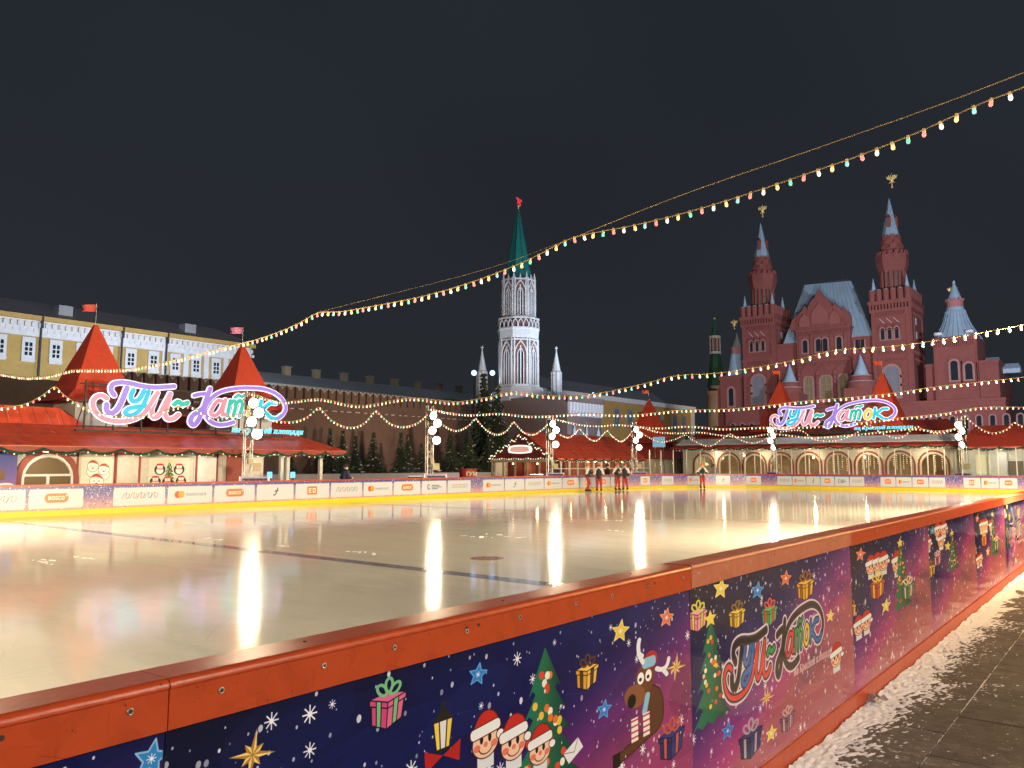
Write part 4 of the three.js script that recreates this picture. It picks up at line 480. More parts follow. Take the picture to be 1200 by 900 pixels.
  const l2 = thing('eave_lamp', 'small warm lamp under the eave at the right edge of the picture', 'lamp', [x0 + 2.2, 3.3, Z2 + 0.5], 0, 'eave lamps'); mesh('housing', cy(0.07, 0.09, 0.06, 0, 0, 0, 10), MAT.dark, l2); mesh('lens', cy(0.065, 0.065, 0.015, 0, -0.04, 0, 10), MAT.warm, l2); spot(new V3(x0 + 2.2, 3.22, Z2 + 0.5), new V3(x0 + 2.2, 1.4, Z2), 3, 0xf4e6d8, 78, 4, 1);
}
// ---------- light masts ----------
{
  const bars = [], H = 4.75, a = 0.15, leg = [[-a, -a], [a, -a], [a, a], [-a, a]];
  const chord = leg.map(([x, z]) => bar(new V3(x, 0, z), new V3(x, H, z), 0.024, 6));
  for (let y = 0.1; y < H - 0.3; y += 0.36) for (let i = 0; i < 4; i++) { const [x, z] = leg[i], [x2, z2] = leg[(i + 1) % 4], f = (Math.round(y / 0.36) + i) % 2; bars.push(bar(new V3(f ? x : x2, y, f ? z : z2), new V3(f ? x2 : x, y + 0.36, f ? z2 : z), 0.012, 4)); }
  const gC = join(chord), gB = join(bars), gBase = bx(0.9, 0.05, 0.9, 0, 0.025, 0);
  const boxPrint = posterMat((c, w, h) => { c.fillStyle = '#2c2a5c'; c.fillRect(0, 0, w, h); c.strokeStyle = '#a8a4cc'; c.lineWidth = 14; c.strokeRect(7, 7, w - 14, h - 14); c.fillStyle = '#e0d8e8'; for (let k = 0; k < 24; k++) { c.beginPath(); c.arc(rnd() * w, rnd() * h, 3, 0, 7); c.fill(); } }, 256, 128);
  const lampY = [4.24, 3.85, 3.47, 2.97], side = [0.06, 0.3, 0.02, 0.26];
  const housing = fin(new THREE.CylinderGeometry(0.23, 0.15, 0.26, 16).rotateX(PI / 2).translate(0, 0, -0.12)), lens = fin(new THREE.CylinderGeometry(0.2, 0.2, 0.02, 18).rotateX(PI / 2).translate(0, 0, 0.02)), yoke = join([bx(0.03, 0.5, 0.04, -0.25, -0.02, -0.1), bx(0.03, 0.5, 0.04, 0.25, -0.02, -0.1), bx(0.53, 0.03, 0.04, 0, -0.27, -0.1)]);
  function mast(label, x, z, ry, I, plain) { // ry: direction its lamps look to
    const o = thing('light_mast', label, 'light mast', [x, plain ? 0.02 : DECK, z], ry, 'truss masts with four floodlights');
    const up = plain ? 0.6 : 0; mesh('truss', gC, MAT.steel, o).scale.y = 1 + up / 4.75; mesh('lattice', gB, MAT.steel, o); mesh('base_plate', gBase, MAT.dark, o);
    if (!plain) { const pr = mesh('skirt_banner', fin(new THREE.BoxGeometry(1.15, 0.62, 0.04), true), boxPrint, o); pr.position.set(0.2, 0.92, 0.42); mesh('skirt_frame', [bx(0.04, 1.24, 0.04, -0.39, 0.62, 0.39), bx(0.04, 1.24, 0.04, 0.79, 0.62, 0.39)], MAT.steel, o); }
    const fwd2 = new V3(Math.sin(ry), 0, Math.cos(ry)), rt = new V3(Math.cos(ry), 0, -Math.sin(ry));
    lampY.forEach((y, i) => {
      const f = new THREE.Group(); f.name = 'floodlight'; f.position.set(side[i], y + up, 0.34); f.rotation.set(0.16 + 0.04 * i, [0.25, -0.15, 0.1, -0.3][i], 0); o.add(f);
      mesh('housing', housing, MAT.dark, f); mesh('lens', lens, MAT.lens, f); mesh('yoke', yoke, MAT.dark, f);
      const p = new V3(x, (plain ? 0.02 : DECK) + y + up, z).addScaledVector(fwd2, 0.34 + 0.07).addScaledVector(rt, side[i]);
      const yaw = ry + [0.25, -0.15, 0.1, -0.3][i]; spot(p, p.clone().add(new V3(Math.sin(yaw) * 12, -3.4, Math.cos(yaw) * 12)), I, 0xffe6bc, 68, plain ? 8 : 5, 1);
    });
    const j = mesh('junction_box', [bx(0.3, 0.34, 0.2, 0.34, 1.62, 0.1), bx(0.2, 0.2, 0.2, 0.05, 1.85, 0.25)], rough(0.45, 0.38, 0.22, 0.5, 1, 0.001), o);
    return o;
  }
  const MI = 42, NI = 430;
  const L = (px) => onX(px, 540, -29).z, E2 = (px) => onZ(px, 540, -57.3).x;
  mast('truss light mast in front of the left script sign', -29, L(290), rad(72), MI);
  mast('truss light mast standing alone before the dark spruces', -29, L(503), rad(66), MI);
  mast('truss light mast between the gabled booth and the long hall', -29, L(644), rad(60), MI);
  mast('truss light mast in front of the tent roofed kiosk', -29, L(743), rad(52), MI);
  mast('truss light mast before the left end of the far script sign', E2(907), -57.3, rad(-18), MI);
  mast('truss light mast at the right end of the arcaded pavilion', E2(1129), -57.3, rad(-28), MI);
  mast('truss light mast on the near side, just right of the picture', -0.9, -18.8, rad(-92), NI, 1);
  mast('truss light mast on the near side, farther beyond the right edge', -0.9, -29.3, rad(-112), NI, 1);
  mast('added truss light mast, unseen behind and left of the viewer', -1.1, 4.5, rad(-88), 850, 1);  // mast added out of view to light the near ice
  mast('truss light mast on the near side, third beyond the right edge', -0.9, -40, rad(-152), 380, 1);
  mast('truss light mast on the left side, just outside the left edge', -29, -6.5, rad(78), 380);
}
// ---------- strings of coloured bulbs ----------
{
  const bulbG = lathe([[0.0, -0.108], [0.016, -0.103], [0.026, -0.086], [0.028, -0.07], [0.024, -0.046], [0.02, -0.034]], 8), sockG = lathe([[0.0, 0.016], [0.022, 0.014], [0.026, -0.034], [0, -0.036]], 8), smallG = lathe([[0, -0.11], [0.028, -0.095], [0.032, -0.065], [0.018, -0.015]], 6);
  const sockM = std(0.8, 0.58, 0.26, 0.45);
  function string(label, pts, gap, big, wires) {
    const o = thing('bulb_string', label, 'string lights', [0, 0, 0], 0, 'coloured bulb strings over the ice');
    const c = new THREE.CatmullRomCurve3(pts, false, 'centripetal'), len = c.getLength(), n = Math.min(299, Math.floor(len / gap));
    mesh('cable', fin(new THREE.TubeGeometry(c, Math.min(600, pts.length * 9), big ? 0.011 : 0.014, 5)), MAT.wire, o);
    const q = c.getSpacedPoints(n);
    q.forEach((p, i) => { const b = mesh('bulb', big ? bulbG : smallG, bulbMats[big ? ([0, 3, 2, 1][i % 4] === 1 && i % 8 === 7 ? 4 : [0, 3, 2, 1][i % 4]) : [3, 2, 3, 0, 3, 1][i % 6]], o); b.position.copy(p); b.rotation.set(rr(-0.2, 0.2), 0, rr(-0.2, 0.2)); if (big) mesh('socket', sockG, sockM, b); });
    for (const w of wires ?? []) mesh('steel_wire', w, MAT.wire, o);
    return o;
  }
  const Z = (l, z) => l.map(([px, py]) => onZ(px, py, z)), X = (l, x) => l.map(([px, py]) => onX(px, py, x));
  const main = Z([[-40, 431], [0, 437.5], [30, 442], [58, 440], [85, 433.5], [104, 433], [150, 432], [190, 425], [260, 408], [310, 395], [350, 379], [372, 367], [400, 365], [430, 360], [500, 346], [560, 328], [620, 304], [665, 281], [690, 274], [740, 264.5], [800, 250], [870, 229], [950, 202], [1010, 181], [1080, 153], [1150, 121], [1215, 95]], -12); main.push(new V3(4.2, 9.3, -12));
  const wl = Z([[372, 366], [560, 318], [668, 280]], -12), wr = Z([[668, 280], [800, 228], [950, 176], [1100, 123], [1215, 79]], -12); const tip = new V3(4.2, 9.9, -12);
  string('nearest bulb string, rising steeply from lower left to upper right', main, 0.212, true, [tube(wl, 0.003, 4, 40), tube(wr, 0.008, 4, 60), bar(wr[wr.length - 1], tip, 0.008, 4)]);
  for (const [e, l] of [[tip, 'slim steel pole to the right of the picture holding the nearest bulb string'], [main[0], 'slim steel pole behind the left pavilion holding the nearest bulb string']]) { const p = thing('string_pole', l, 'pole', [e.x, 0, e.z], 0, 'poles holding the nearest bulb string'); mesh('shaft', cy(0.05, 0.07, e.y + 0.1, 0, (e.y + 0.1) / 2, 0, 10), MAT.steel, p); mesh('foot', cy(0.16, 0.2, 0.08, 0, 0.04, 0, 12), MAT.dark, p); }
  const toMast = (l, z, y) => [...Z(l, z), new V3(-0.9, y, z)];
  string('second bulb string, from the first mast rising past the museum towers', toMast([[292, 460], [328, 470.5], [373, 467], [421, 475], [480, 466.5], [529, 471], [564, 467], [600, 459], [630, 462.5], [662, 464], [700, 461], [753, 450], [790, 440.5], [830, 438], [860, 434.5], [933, 421.7], [980, 410], [1010, 408], [1053, 405], [1133, 393], [1215, 377]], -18.8, 5.3), 0.2, true);
  string('third bulb string, from the lone mast to the right below the museum', toMast([[505, 479], [530, 484], [551, 485.5], [587, 484], [615, 487], [640, 487], [684, 484.5], [740, 486], [792, 481], [857, 479], [900, 475], [931, 471], [1030, 462.5], [1101, 452.6], [1215, 440]], -29.3, 5.25), 0.2, false);
  string('fourth bulb string, from the booth mast over the far sign', toMast([[648, 490], [680, 497], [703, 498.5], [722, 497], [770, 501], [807, 499], [846, 502], [889, 500.5], [940, 500], [990, 497], [1041, 491], [1101, 485], [1149, 477.5], [1215, 476]], -40, 5.2), 0.2, false);
  string('fifth bulb string, from the kiosk mast along the far pavilion roof', Z([[748, 499], [770, 505.5], [792, 507], [820, 506], [846, 509.5], [874, 511.5], [905, 508], [950, 512], [1000, 509], [1040, 505], [1070, 502], [1100, 505], [1128, 500]], -50.6), 0.2, false);
  const scallop = (label, list, f, v) => string(label, f(list, v), 0.2, false);
  scallop('looped bulb string sagging before the left tent tower', [[-30, 470], [0, 477.5], [30, 473], [50, 463], [64.5, 453], [72, 460], [85, 470], [120, 485], [170, 487], [200, 479], [222, 476], [250, 490], [286, 484]], X, -29.6);
  scallop('looped bulb string from the left sign to the lone mast', [[293, 478], [318, 491], [344, 493.5], [360, 488], [374, 477], [378, 481], [390, 493], [411, 500.5], [427, 495], [441, 481], [446, 486], [458, 496], [473, 499.5], [489, 495], [501, 485]], X, -28.9);
  scallop('looped bulb string from the lone mast to the booth mast', [[506, 487], [517, 496], [534, 504], [549, 498], [557.5, 490], [561, 494], [570, 503], [582, 508.5], [593, 504.5], [602, 494], [606, 498], [614, 506], [625, 508.5], [636, 502], [643, 495]], X, -28.9);
  scallop('looped bulb string from the booth mast to the kiosk mast', [[649, 503], [659, 510], [668, 511.5], [679.5, 502], [682, 505], [690, 513], [699, 515.5], [712, 504], [715, 508], [727, 516.5], [735, 512], [742, 503]], X, -28.9);
  scallop('looped bulb string from the kiosk mast to the far sign', [[748, 503], [757, 510], [774, 517], [791, 514], [804, 509], [809, 513], [831, 522], [856, 508], [861, 511], [878, 518], [897, 514], [907, 503]], Z, -57.2);
  scallop('looped bulb string hung under the far script sign', [[915, 505], [939, 504], [953, 513.5], [970, 516], [986, 514], [1006, 505], [1017, 496.5], [1022, 499], [1036, 508], [1055, 512], [1075, 499], [1080, 502], [1100, 507], [1126, 500]], Z, -57.2);
  scallop('looped bulb string right of the rightmost mast', [[1131, 487], [1141, 496], [1153, 504], [1164, 507], [1179, 503], [1189, 494.7], [1193, 497], [1215, 505]], Z, -57.2);
}

// ---------- the wall with swallowtail merlons, the buildings and towers behind ----------
{
  const o = thing('fortress_wall', 'long red brick fortress wall with swallowtail merlons behind the left pavilion', 'wall');
  mesh('wall_body', bb(-103, -100, 0, 12.2, -15, -123), MAT.brickd, o); mesh('string_course', bb(-100, -99.75, 10.3, 10.65, -15, -123), MAT.brickd, o);
  const sh = poly([[-0.58, 0], [0.58, 0], [0.58, 1.25], [0.62, 1.85], [0.3, 1.75], [0, 1.3], [-0.3, 1.75], [-0.62, 1.85], [-0.58, 1.25]]), g = ext(sh, 0.7, M4(0, 0, -0.35)), sc = ext(poly([[-0.64, 1.86], [-0.3, 1.76], [0, 1.31], [0.3, 1.76], [0.64, 1.86], [0.6, 1.95], [0.28, 1.9], [0, 1.46], [-0.28, 1.9], [-0.6, 1.95]]), 0.74, M4(0, 0, -0.37));
  const ledges = [];
  for (let t = 44; t < 122; t += 1.55) { const m = mesh('merlon', g, MAT.brickd, o); m.position.set(-100.5, 12.2, -t); m.rotation.y = PI / 2; mesh('snow_cap', sc, MAT.snow, m); ledges.push(bx(0.2, 0.14, rr(0.5, 0.95), -99.65, 10.72, -t + rr(-0.2, 0.2))); }
  const lg = mesh('ledge_snow', ledges, MAT.snow, o); lg.userData.kind = 'stuff';
  const lowWall = mesh('low_wall', [bb(-84.4, -84, 0, 1.05, -30, -120), bb(-84.5, -83.9, 1.05, 1.16, -30, -120)], rough(0.3, 0.33, 0.37, 0.8, 0.4, 0.01)); tag(lowWall, 'low grey stone wall in front of the row of spruces', 'wall');
}
function arcWindow(o, m, w, h, frameMat, paneMat, b = 0.35, bars = true) { // arched window set at a matrix, looking to +z
  const f = mesh('window', archFrame(w, 0, h, b, 0.3, m.clone()), frameMat, o);
  mesh('pane', ext(poly(archPts(w, 0, h)), 0.06, m.clone()), paneMat, f);
  if (bars) mesh('glazing_bars', [ext(poly([[-0.07, 0], [0.07, 0], [0.07, h], [-0.07, h]]), 0.14, m), ext(poly([[-w / 2, h * 0.35], [w / 2, h * 0.35], [w / 2, h * 0.35 + 0.12], [-w / 2, h * 0.35 + 0.12]]), 0.12, m), ext(poly([[-w / 2, h * 0.66], [w / 2, h * 0.66], [w / 2, h * 0.66 + 0.12], [-w / 2, h * 0.66 + 0.12]]), 0.12, m)], frameMat, f);
  return f;
}
{ // ochre palace with white windows and frieze
  const o = thing('palace', 'ochre yellow palace with white frieze and windows above the fortress wall', 'building'), X = -150, t0 = 20, t1 = 97;
  const at = (t, y = 0, d = 0) => M4(X + d, y, -t, PI / 2);
  mesh('wall', bb(X - 16, X, 0, 27.6, -t0, -t1), MAT.ochre, o);
  mesh('frieze', bb(X, X + 0.35, 24.5, 27.3, -t0, -t1), MAT.stone, o);
  const br = []; for (let t = t0 + 1; t < t1; t += 1.1) { br.push(bx(0.5, 0.75, 0.5, X + 0.55, 26.5, -t)); br.push(bx(0.16, 0.6, 0.6, X + 0.41, 25.55, -t - 0.5)); } mesh('frieze_brackets', br, MAT.stone, o);
  mesh('cornice', bb(X - 0.2, X + 1.1, 27.3, 28.1, -t0, -t1 - 0.6), MAT.ochre, o);
  mesh('roof', facets([[[X + 1, 28.12, -t0], [X + 1, 28.12, -t1 - 0.5], [X - 8, 32, -t1 + 4], [X - 8, 32, -t0]], [[X + 1, 28.12, -t1 - 0.5], [X - 17, 28.12, -t1 - 0.5], [X - 8, 32, -t1 + 4]]]), rough(0.5, 0.51, 0.54, 0.6, 0.1, 0.02), o);
  for (let t = 49.2; t < 95; t += 4.42) {
    const w = mesh('window', [bb(X, X + 0.28, 20.0, 24.3, -t + 1.05, -t - 1.05)], MAT.stone, o);
    mesh('pane', [[-0.34, 1], [0.34, 1], [-0.34, 0], [0.34, 0], [-0.34, -1], [0.34, -1]].map(([dx, k]) => bb(X + 0.2, X + 0.3, 21.9 + k * 0.78, 22.5 + k * 0.78 + (k > 0 ? 0.1 : 0), -t - dx + 0.24, -t - dx - 0.24)), MAT.pane, w);
    mesh('sill', bb(X + 0.28, X + 0.5, 20.2, 20.45, -t + 1.1, -t - 1.1), MAT.stone, w);
    if (t > 76) mesh('pilaster', bb(X, X + 0.3, 15, 24.5, -t + 2.75, -t + 1.65), MAT.stone, o);
  }
  mesh('pilaster', bb(X, X + 0.3, 15, 24.5, -93.2, -96.5), MAT.stone, o);
  for (const t of [55.3, 69.3, 78]) mesh('drain_pipe', [bb(X + 0.5, X + 0.75, 14, 26, -t - 0.14, -t + 0.14), bb(X + 0.5, X + 1.3, 26, 28, -t - 0.14, -t + 0.14)], MAT.dark, o);
  for (const t of [60, 84]) mesh('dormer', [bb(X - 4, X - 1.5, 29, 31, -t - 1.2, -t + 1.2)], MAT.tin, o);
  // long low wing further along, with chimneys
  const b = thing('palace_wing', 'long low grey roofed wing with chimneys behind the fortress wall', 'building');
  mesh('wall', bb(X - 14, X - 1, 0, 20.2, -t1 - 1, -185), rough(0.4, 0.36, 0.27, 0.85, 0.1, 0.01), b); mesh('cornice', bb(X - 1, X - 0.3, 18.9, 20.4, -t1 - 1, -185), rough(0.55, 0.53, 0.46, 0.8, 0.2, 0.01), b);
  mesh('roof', facets([[[X, 20.4, -t1 - 1], [X, 20.4, -185], [X - 8, 23.6, -183], [X - 8, 23.6, -t1 - 4]]]), rough(0.55, 0.58, 0.6, 0.7, 0.1, 0.02), b);
  for (let t = 112; t < 180; t += 8.6) { const c = mesh('chimney', bb(X - 8.7, X - 7.3, 22.5, 25.3, -t - 0.8, -t + 0.8), rough(0.42, 0.34, 0.2, 0.85, 0.3, 0.01), b); mesh('chimney_cap', bb(X - 8.9, X - 7.1, 25.3, 25.5, -t - 1, -t + 1), MAT.tin, c); }
  // arsenal front beyond the gate tower
  const a = thing('arsenal_building', 'yellow brown building with paired arched windows right of the white tower', 'building'), A2 = -115, q0 = 152, q1 = 238;
  mesh('wall', bb(A2 - 14, A2, 0, 20.2, -q0, -q1), MAT.ochre, a); mesh('cornice', bb(A2, A2 + 0.9, 19.7, 21, -q0, -q1), MAT.stone, a);
  mesh('roof', facets([[[A2 + 0.9, 21.02, -q0], [A2 + 0.9, 21.02, -q1], [A2 - 7, 25, -q1], [A2 - 7, 25, -q0]]]), MAT.tin, a);
  for (const px of [722.5, 738, 772, 790.5, 801]) { const p = onX(px, 500, A2); arcWindow(a, M4(A2, 12.6, p.z, PI / 2), 2.7, 5.2, rough(0.3, 0.32, 0.34, 0.8, 0.3, 0.01), std(0.13, 0.15, 0.17, 0.3), 0.4); }
  mesh('pilaster', [bb(A2, A2 + 0.4, 0, 19.7, -q0 - 1, -q0 - 0.1), bb(A2, A2 + 0.4, 0, 19.7, -q1 + 2, -q1 + 0.1)], MAT.stone, a);
}
{ // white ribbed gate tower with green spire
  const cx = -101.4, cz = -128.7, o = thing('gate_tower', 'tall white ribbed gothic tower with green spire in the middle', 'tower', [cx, 0, cz]);
  const bE = 16.4; // the gate block reaches east
  mesh('gate_block', bb(-11, bE, 0, 15, 6, -6), MAT.brickd, o);
  mesh('parapet', [bb(-11.3, bE + 0.3, 14.2, 15.4, 6.3, 5.9), bb(bE - 0.1, bE + 0.35, 14.2, 15.4, 6.3, -6.3)], MAT.brickd, o);
  mesh('terrace_snow', [bb(-10.8, bE - 0.2, 15.0, 15.5, 5.8, -6), ...[0, 1, 2].map((k) => cy(6.5 - k * 0.7, 7.2 - k * 0.8, 1, 0, 15.6 + k * 1, 0, 8, PI / 8))], MAT.snow, o);
  // lit east front of the gate block: machicolation and chapel portal
  const fr = []; for (let k = 0; k < 11; k++) { fr.push(bb(bE, bE + 0.5, 12.6, 14.2, 5.4 - k * 1.1 - 0.3, 5.4 - k * 1.1 + 0.3)); fr.push(bb(bE + 0.02, bE + 0.4, 11.6, 12.6, 5.4 - k * 1.1 - 0.18, 5.4 - k * 1.1 + 0.18)); }
  mesh('machicolation', fr, MAT.stone, o);
  mesh('chapel_portal', [ext(poly([[-2.6, 0], [2.6, 0], [2.6, 5.2], [0, 8.2], [-2.6, 5.2]]), 0.7, M4(bE, 0, 0, PI / 2)), ...[-4.2, 4.2].flatMap((d) => [bb(bE, bE + 0.6, 0, 7.6, d - 0.35, d + 0.35), cy(0.02, 0.5, 2.4, bE + 0.4, 8.8, d, 8)]), cy(0.02, 0.25, 2.6, bE + 0.4, 9.3, 0, 6)], rough(0.5, 0.56, 0.62, 0.8, 0.3, 0.01), o);
  mesh('portal_window', ext(poly(ogivePts(1.3, 2.2, 4.8)), 0.1, M4(bE + 0.68, 0, 0, PI / 2)), MAT.pane, o);
  const tier = (name, R, y0, y1, wallM, panel) => { // octagonal storey: dark brick core, white ribs, pointed blind arches
    const t = mesh(name, cy(R * 0.985, R, y1 - y0, 0, (y0 + y1) / 2, 0, 8, PI / 8), wallM, o), side = 2 * R * Math.sin(PI / 8);
    const ribs = [];
    for (let k = 0; k < 8; k++) {
      const a = (k * PI) / 4, m = new THREE.Matrix4().makeRotationY(a).multiply(M4(0, 0, R * Math.cos(PI / 8) * 0.995)), w = side * 0.72;
      const s = poly(ogivePts(w + 0.5, y0 + 0.4, y1 - 0.5)); s.holes.push(new THREE.Path(ogivePts(w, y0 + 0.4, y1 - 0.85).map(([x, y]) => new THREE.Vector2(x, y)))); ribs.push(ext(s, 0.3, m));
      const s2 = poly(ogivePts(w * 0.62, y0 + 0.4, y1 - 2)); s2.holes.push(new THREE.Path(ogivePts(w * 0.62 - 0.4, y0 + 0.5, y1 - 2.3).map(([x, y]) => new THREE.Vector2(x, y)))); ribs.push(ext(s2, 0.2, m));
      ribs.push(ext(poly([[-0.13, y0 + 0.4], [0.13, y0 + 0.4], [0.13, y1 - 1.6], [-0.13, y1 - 1.6]]), 0.16, m)); ribs.push(ext(poly([[-side / 2, y1 - 0.5], [side / 2, y1 - 0.5], [side / 2, y1 - 0.2], [-side / 2, y1 - 0.2]]), 0.25, m)); ribs.push(ext(poly([[-side / 2, y0], [side / 2, y0], [side / 2, y0 + 0.45], [-side / 2, y0 + 0.45]]), 0.4, m));
      const ca = a + PI / 8; for (const d of [-0.07, 0.07]) ribs.push(cy(0.2, 0.22, y1 - y0, Math.sin(ca + d) * R, (y0 + y1) / 2, Math.cos(ca + d) * R, 6));
    }
    mesh('ribs', ribs, MAT.stone, t); for (let k = 0; k < 8; k++) { const m = new THREE.Matrix4().makeRotationY((k * PI) / 4).multiply(M4(0, 0, R * Math.cos(PI / 8) * 0.995)), w = side * 0.72 * 0.62 - 0.4; mesh('window', ext(poly(ogivePts(w, y0 + 0.5, y1 - 2.3)), 0.06, m), MAT.pane, t); } return t;  // flat dark panes: shade of the deep openings put into the colour
  };
  const coreM = rough(0.25, 0.11, 0.085, 0.9, 0.3, 0.01);
  tier('lower_storey', 4.15, 18.2, 28.2, coreM);
  mesh('white_band', [cy(4.45, 4.3, 1.7, 0, 29.05, 0, 8, PI / 8), cy(4.6, 4.45, 0.3, 0, 30.05, 0, 8, PI / 8)], MAT.stone, o);
  const bal = []; for (let k = 0; k < 8; k++) { const m = new THREE.Matrix4().makeRotationY((k * PI) / 4).multiply(M4(0, 0, 4.3 * Math.cos(PI / 8))), sd = 2 * 4.3 * Math.sin(PI / 8); for (let q = 0; q < 3; q++) { const x = -sd / 2 + (q + 0.5) * (sd / 3), s = poly(ogivePts(sd / 3, 30.2, 32.2)); s.holes.push(new THREE.Path(ogivePts(sd / 3 - 0.3, 30.45, 31.9).map(([a, b]) => new THREE.Vector2(a, b)))); bal.push(ext(s, 0.2, m.clone().multiply(M4(x, 0, 0)))); } bal.push(ext(poly([[-sd / 2, 32.2], [sd / 2, 32.2], [sd / 2, 32.5], [-sd / 2, 32.5]]), 0.25, m)); bal.push(ext(poly([[-sd / 2, 30.2], [sd / 2, 30.2], [sd / 2, 30.45], [-sd / 2, 30.45]]), 0.25, m)); }
  mesh('balustrade', bal, MAT.stone, o); mesh('balustrade_core', cy(3.7, 3.7, 2.4, 0, 31.4, 0, 8, PI / 8), coreM, o);
  tier('upper_storey', 3.55, 32.4, 40.9, coreM);
  const pin = []; for (let k = 0; k < 8; k++) { const a = (k * PI) / 4 + PI / 8, x = Math.sin(a) * 3.5, z = Math.cos(a) * 3.5; pin.push(cy(0.03, 0.3, 1.5, x, 41.5, z, 6)); const b = (k * PI) / 4; pin.push(cy(0.05, 0.35, 1.1, Math.sin(b) * 3.3, 41.2, Math.cos(b) * 3.3, 4)); } mesh('pinnacles', pin, MAT.stone, o);
  mesh('spire', [lathe([[2.9, 40.9], [2.55, 42.2], [0.12, 56.2], [0, 56.3]], 8, 0, 0, 0, PI / 8)], MAT.greentile, o);
  const rb = []; for (let k = 0; k < 8; k++) { const a = (k * PI) / 4 + PI / 8; rb.push(bar(new V3(Math.sin(a) * 2.62, 42.2, Math.cos(a) * 2.62), new V3(Math.sin(a) * 0.15, 56.2, Math.cos(a) * 0.15), 0.1, 4)); } mesh('spire_ribs', rb, MAT.greentile, o);
  mesh('star', [ext((() => { const s = new THREE.Shape(); for (let k = 0; k < 10; k++) { const r = k % 2 ? 0.55 : 1.45, a = PI / 2 + (k * PI) / 5; k ? s.lineTo(r * Math.cos(a), r * Math.sin(a)) : s.moveTo(r, 0) || s.moveTo(r * Math.cos(a), r * Math.sin(a)); } s.closePath(); return s; })(), 0.3, M4(0, 58.2, 0, 1.8).multiply(new THREE.Matrix4().makeScale(0.85, 0.85, 1)))], glow(0.85, 0.05, 0.07, 0.6), o);
  mesh('star_mount', [cy(0.1, 0.14, 0.9, 0, 56.6, 0, 8), sp(0.22, 0, 57, 0)], MAT.gold, o);
  for (const [px, h] of [[565, 1], [652, 1]]) { // corner turrets
    const p = onX(px, 430, cx + (px < 600 ? -6.5 : 5.2)), x = p.x - cx, z = p.z - cz; const t = mesh('corner_turret', [cy(0.95, 1.05, 6.2, x, 18.6, z, 8), lathe([[1.15, 21.7], [0.9, 22], [0.1, 26.2], [0, 26.3]], 8, x, 0, z), ...[0, 1, 2, 3, 4, 5, 6, 7].map((k) => cy(0.12, 0.12, 6.2, x + Math.sin((k * PI) / 4) * 1.05, 18.6, z + Math.cos((k * PI) / 4) * 1.05, 5))], MAT.stone, o);
    mesh('finial', [bx(0.18, 1.1, 0.18, x, 26.6, z), bx(0.6, 0.18, 0.18, x, 26.8, z, 0.7)], MAT.stone, t);
  }
}
